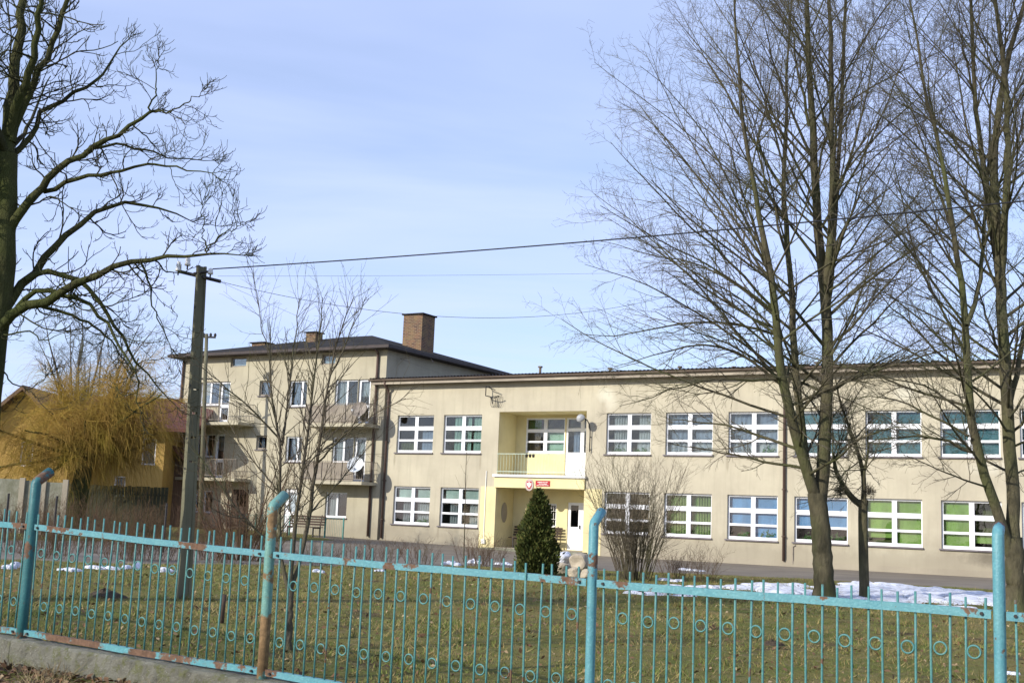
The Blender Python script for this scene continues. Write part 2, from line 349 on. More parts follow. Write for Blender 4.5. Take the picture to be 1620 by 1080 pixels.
# ------------------------------------------------------------------ the ground, the drive
def axis(lo, hi, dlo, dhi, step, far=22):
    a = np.arange(dlo, dhi + 1e-6, step)
    g1 = dlo - np.geomspace(0.6, dlo - lo, far)[::-1]; g2 = dhi + np.geomspace(0.6, hi - dhi, far)
    return np.concatenate([g1, a, g2])
gm = axis(-700, 600, -40, 44, 0.5); gl = axis(-200, 1200, -50, 12, 0.5)
gl = np.sort(np.concatenate([gl[np.abs(gl - FENCE_Y) > 0.25], [FENCE_Y - 0.031, FENCE_Y + 0.031]]))
A, B = np.meshgrid(gm, gl, indexing='ij'); Z = zlocal(A, B)
GV = np.stack([A.ravel() * T2[0] + B.ravel() * N2[0], DIST + A.ravel() * T2[1] + B.ravel() * N2[1], Z.ravel()], 1)
ni, nj = A.shape; ii, jj = np.meshgrid(np.arange(ni - 1), np.arange(nj - 1), indexing='ij'); q0 = (ii * nj + jj).ravel()
tag(link('ground', np_mesh('ground', GV, np.stack([q0, q0 + nj, q0 + nj + 1, q0 + 1], 1), M['ground'])), kind='structure')

NEAR = [(-9.5, -1.8), (-6.0, -4.0), (-4.2, -14.5), (-3.0, -24.0), (-2.0, -34.5), (6.0, -34.5), (6.5, -30), (7.7, -27.6), (8.2, -23), (8.5, -17), (10.3, -15.0), (13.5, -12.3), (17.1, -10.7), (22, -10.2), (26, -10.2)]
rm = np.unique(np.concatenate([np.arange(-9.5, 26, 0.25), [26]]))
ny = np.interp(rm, [p[0] for p in NEAR], [p[1] for p in NEAR]) + 0.18 * np.sin(rm * 3.1) + 0.1 * np.sin(rm * 7.7 + 1)
RV = []; K = 48
for m_, y_ in zip(rm, ny):
    far = -0.05 if m_ > -6.6 else -0.4
    for t in np.linspace(0, 1, K):
        yy = y_ + (far - y_) * t; RV.append((*L2W(m_, yy)[:2], float(zlocal(m_, yy)) + (0.014 if t > 0 else -0.03)))
nr = len(rm); ii, jj = np.meshgrid(np.arange(nr - 1), np.arange(K - 1), indexing='ij'); q0 = (ii * K + jj).ravel()
tag(link('road', np_mesh('road', np.array(RV), np.stack([q0, q0 + K, q0 + K + 1, q0 + 1], 1), M['asphalt'])), kind='structure')

# grass blades: short, dry, thicker in tufts
def scatter_grass():
    V = []
    n = 300000
    m_ = rng.uniform(4, 34, n); y_ = FENCE_Y + 0.12 + 27 * rng.random(n) ** 1.7
    edge = np.interp(m_, [p[0] for p in NEAR], [p[1] for p in NEAR])
    keep = y_ < edge - 0.1
    tuft = np.sin(m_ * 2.1) * np.sin(y_ * 1.7 + m_) + np.sin(m_ * 0.7 + 2) * np.sin(y_ * 0.9)
    keep &= rng.random(n) < 0.55 + 0.3 * tuft
    m_, y_ = m_[keep], y_[keep]; n = len(m_)
    # street side strip: long dead grass on the left
    n2 = 5200; ms = rng.uniform(12, 20.5, n2); ys = FENCE_Y - 0.16 - 1.3 * rng.random(n2)
    clump = (np.sin(ms * 5 + ys * 3) + np.sin(ms * 2.3)) > -0.3; ms, ys = ms[clump], ys[clump]
    P = np.stack([m_ * T2[0] + y_ * N2[0], DIST + m_ * T2[1] + y_ * N2[1], zlocal(m_, y_) - 0.005], 1)
    P2 = np.stack([ms * T2[0] + ys * N2[0], DIST + ms * T2[1] + ys * N2[1], zlocal(ms, ys) - 0.005], 1)
    def blades(P, hmin, hmax, wd, lean):
        n = len(P); a = rng.uniform(0, 2 * math.pi, n); h = rng.uniform(hmin, hmax, n) * (1 + .7 * np.clip(np.sin(P[:, 0] * 3.1 + np.sin(P[:, 1] * 2)) * np.sin(P[:, 1] * 2.3 + P[:, 0]), -.6, 1)); w = wd * rng.uniform(0.6, 1.5, n)
        side = np.stack([np.cos(a), np.sin(a), np.zeros(n)], 1) * w[:, None]
        b = rng.uniform(0, 2 * math.pi, n); ln = h * rng.uniform(0.2, lean, n)
        tip = np.stack([np.cos(b) * ln, np.sin(b) * ln, h], 1)
        return np.stack([P - side, P + side, P + tip], 1).reshape(-1, 3)
    nt_ = 1700; tm = rng.uniform(6, 33, nt_); ty = FENCE_Y + .2 + 24 * rng.random(nt_) ** 1.5; ok = ty < np.interp(tm, [p[0] for p in NEAR], [p[1] for p in NEAR]) - .2; tm, ty = tm[ok], ty[ok]
    tm = np.repeat(tm, 16) + rng.normal(0, .035, len(tm) * 16); ty = np.repeat(ty, 16) + rng.normal(0, .035, len(ty) * 16)
    PT = np.stack([tm * T2[0] + ty * N2[0], DIST + tm * T2[1] + ty * N2[1], zlocal(tm, ty) - .005], 1)
    green = rng.random(len(P)) < 0.45 + 0.2 * np.sin(m_ * 1.3) * np.sin(y_)
    return np.concatenate([blades(P[green], 0.015, 0.06, 0.0055, 1.8), blades(PT[::2], .05, .11, .005, .9)]), np.concatenate([blades(P[~green], 0.012, 0.065, 0.006, 2.4), blades(PT[1::2], .05, .11, .005, 1.2)]), blades(P2, 0.05, 0.17, 0.004, 2.2)
M['blade_green'] = plain('grass_green', (0.175, 0.20, 0.045), (0.10, 0.13, 0.028), 0.7, 0.9)
M['blade_dry'] = plain('grass_dry', (0.35, 0.275, 0.115), (0.17, 0.13, 0.05), 0.9, 0.9)
for V, mt, lb in zip(scatter_grass(), ('blade_green', 'blade_dry', 'straw'), ('short green winter grass on the lawn behind the fence', 'matted brown dead grass all over the lawn', 'long straw-coloured dead grass at the foot of the concrete plinth')):
    tag(link('grass', np_mesh('grass', V, np.arange(len(V)).reshape(-1, 3), M[mt], False)), lb, 'grass', kind='stuff')

# fallen leaves
def leaves(n, mlo, mhi, ylo, yhi, size, name, label, mats):
    m_ = rng.uniform(mlo, mhi, n); y_ = ylo + (yhi - ylo) * rng.random(n) ** 1.3
    edge = np.interp(m_, [p[0] for p in NEAR], [p[1] for p in NEAR])
    k = (y_ < edge - 0.2); m_, y_ = m_[k], y_[k]; n = len(m_)
    P = np.stack([m_ * T2[0] + y_ * N2[0], DIST + m_ * T2[1] + y_ * N2[1], zlocal(m_, y_) + rng.uniform(0.01, 0.045, n)], 1)
    d1 = rng.normal(0, 1, (n, 3)); d1[:, 2] *= 0.5; d1 /= np.linalg.norm(d1, axis=1)[:, None]
    d2 = np.cross(d1, rng.normal(0, 0.5, (n, 3)) + [0, 0, 1.0]); d2 /= np.linalg.norm(d2, axis=1)[:, None]
    s = size * rng.uniform(0.5, 1.3, n)[:, None]
    V = np.stack([P - d1 * s, P + d2 * s * 0.55 + [0, 0, 0.006], P + d1 * s, P - d2 * s * 0.55 + [0, 0, 0.006]], 1).reshape(-1, 3)
    tag(link(name, np_mesh(name, V, np.arange(len(V)).reshape(-1, 4), mats, False)), label, 'leaves', kind='stuff')
M['leaf'] = plain('dead_leaf', (0.20, 0.115, 0.055), (0.09, 0.05, 0.03), 1.5, 0.85)
M['leaf_pale'] = plain('dead_leaf_pale', (0.38, 0.29, 0.17), (0.22, 0.15, 0.08), 1.5, 0.85)
leaves(4200, 8, 33, FENCE_Y + 0.2, -13, 0.035, 'leaves', 'brown fallen leaves scattered over the lawn', M['leaf'])
leaves(1600, 8, 33, FENCE_Y + 0.2, -13, 0.028, 'leaves', 'pale dry leaves scattered over the lawn', M['leaf_pale'])
leaves(4200, 11, 20.5, FENCE_Y - 1.6, FENCE_Y - 0.16, 0.04, 'leaves', 'brown leaf litter in front of the concrete plinth', M['leaf'])
leaves(1500, 11, 20.5, FENCE_Y - 1.6, FENCE_Y - 0.16, 0.035, 'leaves', 'pale leaf litter in front of the concrete plinth', M['leaf_pale'])

# old snow: thin lumpy patches with ragged edges
def snow(points, seed):
    V = []; Fc = []
    r = np.random.default_rng(seed)
    for (u, v, ru, rd, h, ox, oy) in points:
        c = ground(u, v) + np.array([ox, oy, 0]); nr_, na = 5, 22; base = len(V)
        ph = r.uniform(0, 6.28, 6); a_ = np.linspace(0, 2 * math.pi, na, endpoint=False)
        rag = 1 + 0.22 * np.sin(2 * a_ + ph[0]) + 0.16 * np.sin(5 * a_ + ph[1]) + 0.10 * np.sin(9 * a_ + ph[2]) + r.normal(0, 0.10, na)
        for k in range(nr_):
            f = k / (nr_ - 1)
            for j in range(na):
                x = c[0] + ru * f * rag[j] * math.cos(a_[j]); y = c[1] + rd * f * rag[j] * math.sin(a_[j])
                V.append((x, y, zworld(x, y) + h * (1 - f ** 3) * (1 + 0.35 * math.sin(7 * x + ph[3]) * math.sin(5 * y + ph[4])) + (0.02 if f < 1 else -0.03)))
        for k in range(nr_ - 1):
            for j in range(na):
                j2 = (j + 1) % na; Fc.append((base + k * na + j, base + (k + 1) * na + j, base + (k + 1) * na + j2, base + k * na + j2))
    return V, Fc
SN = []
for u, v, a, b, h in ((18, 899, .16, .35, .10), (106, 902, .22, .22, .03), (118, 903, .14, .2, .03), (150, 899, .3, .22, .04), (168, 900, .16, .2, .03), (205, 899, .14, .3, .09), (272, 904, .2, .25, .05), (505, 905, .12, .2, .03), (600, 903, .14, .2, .03), (712, 893, .2, .4, .07), (752, 891, .25, .4, .10), (790, 893, .25, .4, .05), (815, 894, .2, .4, .05),
        (1060, 918, .25, .4, .04), (1095, 930, .5, .3, .04), (1130, 938, .6, .22, .03), (1040, 941, .5, .15, .03), (1180, 931, .8, .7, .05), (1235, 927, .8, 1.3, .06), (1250, 938, 1.0, 1.4, .07), (1345, 940, 1.3, 2.2, .08), (1420, 938, 1.3, 2.6, .08), (1490, 942, 1.4, 2.8, .08), (1555, 948, 1.3, 2.6, .08), (1440, 960, .7, .3, .04), (1610, 952, 1.0, 2.2, .07), (1603, 1066, .10, .05, .015), (1385, 925, .6, 1.0, .05), (1100, 903, .3, .5, .05)):
    q_ = random.Random(int(u * 7 + v)); nb_ = 6 if a < .6 else 11
    for _ in range(nb_):
        f_ = q_.uniform(.28, .6); SN.append((u, v, a * f_, b * f_, h * q_.uniform(.5, 1.2), q_.gauss(0, .55) * a, q_.gauss(0, .5) * b))
V, Fc = snow(SN, 3)
tag(link('snow', np_mesh('snow', np.array(V), np.array(Fc), M['snow'])), 'patches of old melting snow along the edge of the lawn', 'snow', kind='stuff')

# ------------------------------------------------------------------ wall sheets with openings, windows
def holed(mb, x0, x1, z0, z1, y, holes, depth):
    xs = sorted({x0, x1, *[h[0] for h in holes], *[h[1] for h in holes]}); zs = sorted({z0, z1, *[h[2] for h in holes], *[h[3] for h in holes]})
    for a, b in zip(xs, xs[1:]):
        for c, d in zip(zs, zs[1:]):
            cx, cz = (a + b) / 2, (c + d) / 2
            if any(h[0] < cx < h[1] and h[2] < cz < h[3] for h in holes): continue
            mb.quad((a, y, c), (b, y, c), (b, y, d), (a, y, d))
    for h in holes:
        dp = h[4] if len(h) > 4 else depth
        a, b, c, d = h[:4]; e = y + dp
        mb.quad((a, y, c), (a, y, d), (a, e, d), (a, e, c)); mb.quad((b, y, d), (b, y, c), (b, e, c), (b, e, d))
        mb.quad((a, y, d), (b, y, d), (b, e, d), (a, e, d)); mb.quad((a, y, c), (a, e, c), (b, e, c), (b, y, c))
    return mb
PANE = {}
def pane_mesh(w, h, mat):
    key = (round(w, 3), round(h, 3), mat.name)
    if key not in PANE: PANE[key] = MB().box(0, w, 0, 0.008, 0, h).me('pane', mat)
    return PANE[key]
FRAME = {}
def window(parent, x, y, z, w, h, cols, rows, mat_frame, mat_glass, side=0.06, top=0.07, bot=0.10, name='window', panel=0.0, sill=None, depth=0.07):
    """cols / rows: list of (lo, hi) pane spans as fractions of the inside; bars fill the rest. panel: solid lower part height."""
    key = (round(w, 3), round(h, 3), tuple(cols), tuple(rows), mat_frame.name, side, top, bot, panel)
    if key not in FRAME:
        mb = MB()
        mb.box(0, side, 0, depth, 0, h); mb.box(w - side, w, 0, depth, 0, h)
        zz = [0] + [v for r in rows for v in r] + [h]
        for a, b in zip(zz[::2], zz[1::2]): mb.box(side, w - side, 0.002, depth - 0.002, a, b)
        xx = [side] + [v for c in cols for v in c] + [w - side]
        for a, b in list(zip(xx[::2], xx[1::2])):
            if b - a > 0.012:
                for r in rows: mb.box(a, b, 0.004, depth - 0.004, r[0], r[1])
        FRAME[key] = mb.me(name, mat_frame)
    fo = link(name, FRAME[key], parent, (x, y, z))
    for c in cols:
        for r in rows:
            link('pane', pane_mesh(c[1] - c[0], r[1] - r[0], mat_glass), fo, (c[0], depth * 0.55, r[0]))
    if sill:
        link('sill', sill, fo, (0, 0, 0))
    return fo
def sheet(parent, x0, x1, z0, z1, y, mat, wave=0.0, period=0.16, name='curtain'):
    n = max(2, int((x1 - x0) / period * 6)) if wave else 1
    xs = np.linspace(x0, x1, n + 1); ys = y + wave * np.sin((xs - x0) / period * 2 * math.pi) * (1 + 0.4 * np.sin(xs * 2.7))
    mb = MB()
    for i in range(n): mb.quad((xs[i], ys[i], z0), (xs[i + 1], ys[i + 1], z0), (xs[i + 1], ys[i + 1], z1), (xs[i], ys[i], z1))
    return link(name, mb.me(name, mat), parent)

CL = {}
def cloth(name, c, transp=0.0):
    if name in CL: return CL[name]
    m, n, b = new_mat(name); b.inputs['Roughness'].default_value = 0.9; b.inputs['Specular IOR Level'].default_value = 0.1
    n.links.new(mixrgb(n, noise(n, coord(n, (1, 1, 0.3)), 3, 4), c, tuple(x * 0.75 for x in c)), b.inputs['Base Color'])
    b.inputs['Alpha'].default_value = 1 - transp
    CL[name] = m; return m
sheer = cloth('sheer_curtain', (0.62, 0.64, 0.60), 0.35); lace = cloth('lace_curtain', (0.75, 0.77, 0.74), 0.45)
pale_green = cloth('pale_green_curtain', (0.36, 0.52, 0.42), 0.15); teal_blind = cloth('teal_blind', (0.075, 0.20, 0.21)); pale_blind = cloth('pale_blind', (0.47, 0.56, 0.47))
blue_blind = cloth('blue_blind', (0.20, 0.38, 0.60)); lime_blind = cloth('lime_blind', (0.30, 0.45, 0.10)); green_slat = cloth('green_slat', (0.10, 0.22, 0.045)); grey_blue = cloth('grey_blue_net', (0.30, 0.36, 0.44), 0.2)
olive = cloth('olive_curtain', (0.13, 0.15, 0.05), 0.2); brown_cloth = cloth('brown_curtain', (0.14, 0.10, 0.06)); beige_blind = cloth('beige_blind', (0.42, 0.34, 0.22))

# ------------------------------------------------------------------ the school
school = thing('school_building', 'long two-storey beige plastered school with white windows and a yellow entrance niche', 'building', (0, 0, 0), 'S')
WW, WH = 2.06, 1.735
XW = [-6.09, -3.47] + [4.83 + 2.717 * i for i in range(7)]
ZU, ZL = 4.535, 1.24
M0, M1 = -6.78, 24.2
holes = [(x, x + WW, z, z + WH, 0.20) for x in XW for z in (ZU, ZL)]
NU = (-0.5, 3.88, 3.6, 6.38); NLW = (-0.5, 3.88, 0.42, 3.03)
holes_all = holes + [NU + (0.02,), NLW + (0.02,)]
mb = holed(MB(), M0, M1, 0.0, 7.74, 0.0, holes_all, 0.2)
mb.quad((M0, 0, 0), (M0, 12, 0), (M0, 12, 7.74), (M0, 0, 7.74)); mb.quad((M1, 0, 0), (M1, 12, 0), (M1, 12, 7.74), (M1, 0, 7.74)); mb.quad((M0, 12, 0), (M1, 12, 0), (M1, 12, 7.74), (M0, 12, 7.74))
mb.build('wall', M['plaster'], school)
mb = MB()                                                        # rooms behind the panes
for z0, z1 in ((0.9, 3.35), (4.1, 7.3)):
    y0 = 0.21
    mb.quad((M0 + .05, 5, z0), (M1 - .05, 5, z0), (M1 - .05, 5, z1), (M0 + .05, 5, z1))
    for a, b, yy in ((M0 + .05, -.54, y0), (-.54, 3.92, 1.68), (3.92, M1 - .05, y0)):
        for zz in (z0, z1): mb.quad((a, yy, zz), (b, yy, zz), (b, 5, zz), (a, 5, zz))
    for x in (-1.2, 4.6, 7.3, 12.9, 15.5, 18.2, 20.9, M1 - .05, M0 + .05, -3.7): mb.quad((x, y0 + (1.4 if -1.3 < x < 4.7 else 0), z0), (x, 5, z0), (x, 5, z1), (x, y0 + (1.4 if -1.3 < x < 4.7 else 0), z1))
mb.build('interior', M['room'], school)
# projecting plinth line
pl = MB()
for a, b in ((M0, -1.3), (4.75, M1)): pl.box(a, b, -0.03, 0.0 - 0.002, 0.0, 0.52)
pl.build('plinth', M['plinth_grey'], school)

cols2 = ((0.06, 0.945), (1.125, 2.0)); rows3 = ((0.115, 0.53), (0.62, 1.04), (1.225, 1.665))
sill_me = MB().box(-0.07, WW + 0.04, -0.19, 0.03, -0.055, -0.002).me('sill', M['sill'])
def col_sheet(win, k, r0, r1, mat, wave=0.0, period=0.16, y=0.16, x0=0.0, x1=1.0, name='curtain'):
    a, b = cols2[k]; xa = a - 0.03 + (b - a + 0.06) * x0; xb = a - 0.03 + (b - a + 0.06) * x1
    z0 = rows3[r0][0] - 0.03; z1 = rows3[r1][1] + 0.03
    return sheet(win, xa, xb, z0, z1, y, mat, wave, period, name)
wins = {}
for lvl, z in (('u', ZU), ('l', ZL)):
    for i, x in enumerate(XW):
        wins[lvl, i] = window(school, x, 0.11, z, WW, WH, cols2, rows3, M['white'], M['glass'], sill=sill_me)
w = wins['u', 0]; col_sheet(w, 0, 0, 0, olive, 0.02); col_sheet(w, 1, 0, 1, grey_blue, 0.02, x0=0.2)
w = wins['u', 1]; col_sheet(w, 0, 0, 2, pale_green, 0.02, x0=0.45); col_sheet(w, 1, 0, 2, pale_green, 0.02, x1=0.3); col_sheet(w, 1, 0, 2, pale_green, 0.02, x0=0.42, y=0.18)
for i in (0, 1):
    w = wins['l', i]
    for k in (0, 1):
        sheet(w, cols2[k][0] + 0.08, cols2[k][1], rows3[2][0] - 0.03, rows3[2][1] - 0.03, 0.16, pale_blind, name='blind')
        col_sheet(w, k, 0, 1, sheer, 0.03, 0.13, y=0.22, x0=0.35 if k == 0 or i else 0.05)
w = wins['u', 2]
for k in (0, 1): col_sheet(w, k, 0, 2, sheer, 0.03, 0.12, y=0.24, x0=0.2 if k == 0 else 0.3, x1=0.9); col_sheet(w, k, 0, 0, lace, 0.03, 0.2, y=0.18, x0=0.25, x1=0.95)
for i in (3, 4):
    w = wins['u', i]
    for k in (0, 1): col_sheet(w, k, 0, 2, grey_blue, 0.02, 0.2, y=0.24); col_sheet(w, k, 0, 0, lace, 0.04, 0.22, y=0.18, x0=0.1)
for i in (5, 6, 7, 8):
    w = wins['u', i]
    for k in (0, 1): col_sheet(w, k, 0, 2, teal_blind, 0.008, 0.3, name='blind', x0=0.0 if (i, k) != (6, 0) else 0.2)
w = wins['l', 2]
for k in (0, 1): col_sheet(w, k, 0, 2, brown_cloth, 0.03, 0.3, y=0.3)
w = wins['l', 3]
for k in (0, 1):
    mbs = MB()
    for s in np.arange(cols2[k][0] + (0.30 if k == 0 else 0.22), cols2[k][1], 0.115): mbs.quad((s, 0.16, 0.1), (s + 0.062, 0.20, 0.1), (s + 0.062, 0.20, 1.68), (s, 0.16, 1.68))
    link('vertical_blind', mbs.me('vertical_blind', cloth('lime_slat', (0.33, 0.46, 0.13))), w)  # lime slats in front of a darker green sheet
    col_sheet(w, k, 0, 2, green_slat, 0.0, y=0.26, name='blind')
w = wins['l', 4]
col_sheet(w, 0, 1, 2, blue_blind, y=0.16, name='blind'); col_sheet(w, 1, 0, 2, blue_blind, y=0.16, name='blind'); col_sheet(w, 0, 0, 0, brown_cloth, y=0.5)
w = wins['l', 5]
for k in (0, 1): col_sheet(w, k, 1, 2, blue_blind, y=0.16, name='blind')
w = wins['l', 6]
sheet(w, 0.03, 0.97, 0.30, 1.69, 0.16, lime_blind, name='blind'); col_sheet(w, 1, 0, 2, lime_blind, y=0.16, name='blind'); col_sheet(w, 0, 0, 0, olive, y=0.3)
w = wins['l', 7]
col_sheet(w, 0, 0, 2, lime_blind, y=0.16, name='blind'); sheet(w, 1.10, 2.03, 0.24, 0.56, 0.16, lime_blind, name='blind'); col_sheet(w, 1, 1, 2, olive, y=0.5)
w = wins['l', 8]
for k in (0, 1): col_sheet(w, k, 0, 2, lime_blind, y=0.16, name='blind')
# potted plants on the inside sills are leaves against the glass
def sill_plant(win, x, z, w_, h_, seed):
    r = np.random.default_rng(seed); mbp = MB()
    for _ in range(26):
        c = np.array([x + r.uniform(-w_, w_), 0.135 + r.uniform(-.02, .02), z + abs(r.normal(0, h_))]); d = r.normal(0, 1, 3); d[1] *= .3; d = d / np.linalg.norm(d) * 0.06; e = np.array([-d[2], 0, d[0]]) * .4
        mbp.quad(c - d, c + e, c + d, c - e)
    link('pot_plant', mbp.me('pot_plant', cloth('pot_leaf', (0.06, 0.16, 0.03))), win)
for key, x, wd in ((('l', 0), 1.5, .3), (('l', 4), 0.6, .2), (('l', 4), 1.6, .3), (('l', 5), 0.5, .25), (('l', 5), 1.6, .3), (('u', 2), .5, .3), (('u', 2), 1.5, .3), (('u', 4), 1.6, .25)):
    sill_plant(wins[key], x, 0.12, wd, 0.10, int(x * 10) + 3)

# entrance niches
for nm, (a, b, c, d), floor in (('entrance_niche', NLW, 'grey'), ('balcony_niche', NU, 'grey')):
    y1 = 1.55; mb = MB(); y0 = 0.02
    mb.quad((a, y0, c), (a, y1, c), (a, y1, d), (a, y0, d)); mb.quad((b, y0, c), (b, y0, d), (b, y1, d), (b, y1, c)); mb.quad((a, y0, d), (a, y1, d), (b, y1, d), (b, y0, d))
    hs = [(0.0, 2.02, 4.66, 6.24, 0.1), (2.06, 3.86, 3.62, 6.24, 0.1)] if nm == 'balcony_niche' else [(0.75, 1.72, 1.38, 2.42, 0.1), (2.28, 3.72, 0.44, 2.5, 0.1)]
    holed(mb, a, b, c, d, y1, hs, 0.1)
    niche = mb.build(nm, M['plaster_yellow'], school)
    MB().quad((a, y0, c), (b, y0, c), (b, y1, c), (a, y1, c)).build('niche_floor', M['plinth_grey'], niche)
dr = ((0.115, 0.50), (0.58, 0.98), (1.13, 1.52))
w = window(school, 0.0, 1.60, 4.66, 2.02, 1.58, ((0.06, 0.91), (1.09, 1.96)), ((0.10, 0.47), (0.55, 0.93), (1.08, 1.51)), M['white'], M['glass'])
sheet(w, 1.06, 1.99, 0.08, 0.95, 0.16, cloth('mint_blind', (0.42, 0.58, 0.40)), name='blind'); sheet(w, 0.03, 0.7, 1.05, 1.53, 0.18, green_slat, name='blind'); sheet(w, 0.05, 0.6, 0.08, 0.95, 0.3, brown_cloth)
w = window(school, 2.06, 1.60, 3.62, 1.80, 2.62, ((0.10, 0.72), (0.90, 1.70)), ((1.08, 2.02), (2.16, 2.55)), M['white'], M['glass'], side=0.1, name='balcony_door')
sheet(w, 0.3, 0.72, 1.05, 2.03, 0.18, grey_blue, 0.02); sheet(w, 0.9, 1.7, 1.05, 2.03, 0.18, grey_blue, 0.02)
w = window(school, 0.75, 1.60, 1.38, 0.97, 1.04, ((0.06, 0.91),), ((0.08, 0.96),), M['white'], M['glass'])
g = MB()
for s in np.arange(0.05, 0.97, 0.115): g.box(s, s + 0.016, -0.10, -0.084, 0.0, 1.04)
for s in (0.02, 0.35, 0.70, 1.0): g.box(0, 0.97, -0.083, -0.075, s, s + 0.016)
g.build('window_grille', M['white_paint'], w, org=(0, 0, 0))
w = window(school, 2.28, 1.60, 0.44, 1.44, 2.06, ((0.14, 0.52), (0.80, 1.26)), ((1.0, 1.94),), M['white'], M['glass_dark'], side=0.09, name='entrance_door')
hd = MB().box(0.60, 0.63, -0.06, -0.002, 0.92, 1.08); hd.build('handle', M['dark_iron'], w, org=(0, 0, 0))
# slab, fascia, painted surround
f = MB().box(-0.56, 3.92, -0.10, 0.30, 3.03, 3.46).build('balcony_fascia', M['plaster_yellow'], school)
MB().box(-0.62, 3.98, -0.20, 1.5, 3.50, 3.602).box(-0.56, 3.92, -0.08, 0.3, 3.46, 3.50).build('balcony_slab', M['white_paint'], school)
for a, b in ((-1.30, -0.502), (3.882, 4.72)): MB().box(a, b, -0.012, 0.0, 0.3, 3.06).build('painted_surround', M['plaster_yellow'], school)
r = MB()
for z in (4.50, 3.72): r.box(-0.5, 3.88, -0.06, -0.035, z, z + 0.03)
for s in np.arange(-0.45, 3.88, 0.15): r.box(s, s + 0.010, -0.053, -0.043, 3.602, 4.50)
r.build('balcony_railing', plain('mint_paint', (0.52, 0.62, 0.50), None, 4, 0.5), school)
st = MB().box(-0.7, 4.1, -0.9, 0.02, 0.0, 0.40).box(-0.9, 4.3, -1.3, -0.9, 0.0, 0.32); st.build('entrance_step', M['concrete'], school)
MB().lathe([(0.0, 0), (0.26, 0.0), (0.28, 0.012), (0.26, 0.02), (0.0, 0.02)], sides=20).build('oval_plate', M['plinth_grey'], school, org=(0, 0, 0))
ov = bpy.data.objects['oval_plate']; ov.location = (-0.492, 0.75, 1.95); ov.rotation_euler = (math.radians(90), 0, math.radians(90)); ov.scale = (0.9, 1.6, 1)
# roof edge: fascia board, gutter, corrugated sheet
MB().box(-7.45, M1 + .4, -0.46, -0.43, 7.70, 7.86).build('fascia_board', M['fascia'], school)
MB().quad((M0, -0.43, 7.745), (M1, -0.43, 7.745), (M1, 0.02, 7.745), (M0, 0.02, 7.745)).box(-7.45, -7.3, -.43, 11, 7.72, 7.86).build('soffit', M['gutter'], school)
gut = MB()
for x0, x1 in ((-7.5, 2.5), (2.52, 12.5), (12.52, M1 + .4)):
    n = 9; i0 = len(gut.v)
    for x in (x0, x1):
        for k in range(n):
            a = math.pi * k / (n - 1); gut.v.append((x, -0.54 - 0.075 * math.cos(a), 7.93 - 0.085 * math.sin(a)))
    for k in range(n - 1): gut.f.append((i0 + k, i0 + k + 1, i0 + n + k + 1, i0 + n + k))
gut.build('gutter', M['gutter'], school)
nx = 1400; xs = np.linspace(-7.5, M1 + .4, nx); wv = 0.025 * np.sin(xs / 0.177 * 2 * math.pi)
V = []; rowsr = [(-0.58, 7.985), (6, 8.35), (12.5, 7.95)]
for yy, zz in rowsr:
    V += [(x, yy, zz + q) for x, q in zip(xs, wv)]
for x, q in zip(xs, wv): V.append((x, -0.575, 7.972 + q - 0.02))
Fq = [(k * nx + i, k * nx + i + 1, (k + 1) * nx + i + 1, (k + 1) * nx + i) for k in (0, 1) for i in range(nx - 1)]
link('roof', mesh('roof', V, Fq, M['roof'], False), school)
for x, y, h in ((1.0, 0.9, 0.34), (4.2, 1.5, 0.25), (7.5, 1.5, 0.22), (9.5, 2.6, 0.3), (13.4, 1.5, 0.22)):
    o = MB().tube([(x, y, 8.0), (x, y, 8.1 + h)], 0.06, 8).tube([(x, y, 8.11 + h), (x, y, 8.17 + h)], 0.11, 8).build('roof_vent', M['gutter'], school)
# drainpipes
for x in (-6.62, 12.6):
    pts = [(x, -0.50, 7.86), (x, -0.42, 7.66), (x, -0.12, 7.42), (x, -0.085, 7.2), (x, -0.085, 0.5 if x > 0 else 0.55)]
    mb = MB().tube(pts, 0.055, 10)
    for z in (6.9, 5.0, 3.2, 1.4): mb.box(x - 0.075, x + 0.075, -0.15, -0.002, z, z + 0.04)
    mb.build('drainpipe', M['pipe'], school, True)
# thin vertical duct by the entrance with a box at its foot
MB().box(-1.05, -1.02, -0.045, -0.013, 0.75, 3.75).box(-1.12, -0.95, -0.10, -0.013, 0.55, 0.75).build('cable_duct', M['white_paint'], school)
MB().tube([(12.95, -0.03, 0.4), (12.95, -0.03, 1.05), (13.05, -0.03, 1.12)], 0.02, 6).build('gas_pipe', M['rail_grey'], school)
# cable bracket on the wall
br_ = thing('cable_bracket', 'dark square wire bracket fixed high on the school wall above the entrance', 'bracket', (-0.9, 0, 7.2), 'S')
mb = MB()
for a, b in (((-1.05, -.35, 7.5), (-1.05, -.35, 7.08)), ((-1.05, -.35, 7.5), (-0.55, -.35, 7.32)), ((-1.05, -.35, 7.08), (-0.6, -.35, 6.98)), ((-0.6, -.35, 6.98), (-0.35, -.35, 7.05)), ((-1.05, -.35, 7.5), (-1.05, 0, 7.5)), ((-1.05, -.35, 7.08), (-1.05, 0, 7.08)), ((-.75, -.35, 7.02), (-.7, -.3, 6.72))): mb.tube([a, b], 0.022, 6)
mb.build('bracket_frame', M['dark_iron'], br_)
mb = MB()
for k in range(5):
    a = np.linspace(0, 1, 12); c = np.array([-0.85 + 0.1 * k, -0.05, 6.9]); mb.tube(np.stack([c[0] + .14 * np.sin(a * 6.3 + k), np.full(12, -.04 - .01 * k), c[2] - .05 + .26 * np.cos(a * 6.3 + k)], 1), 0.006, 4)
mb.build('cable_loop', M['black'], br_)
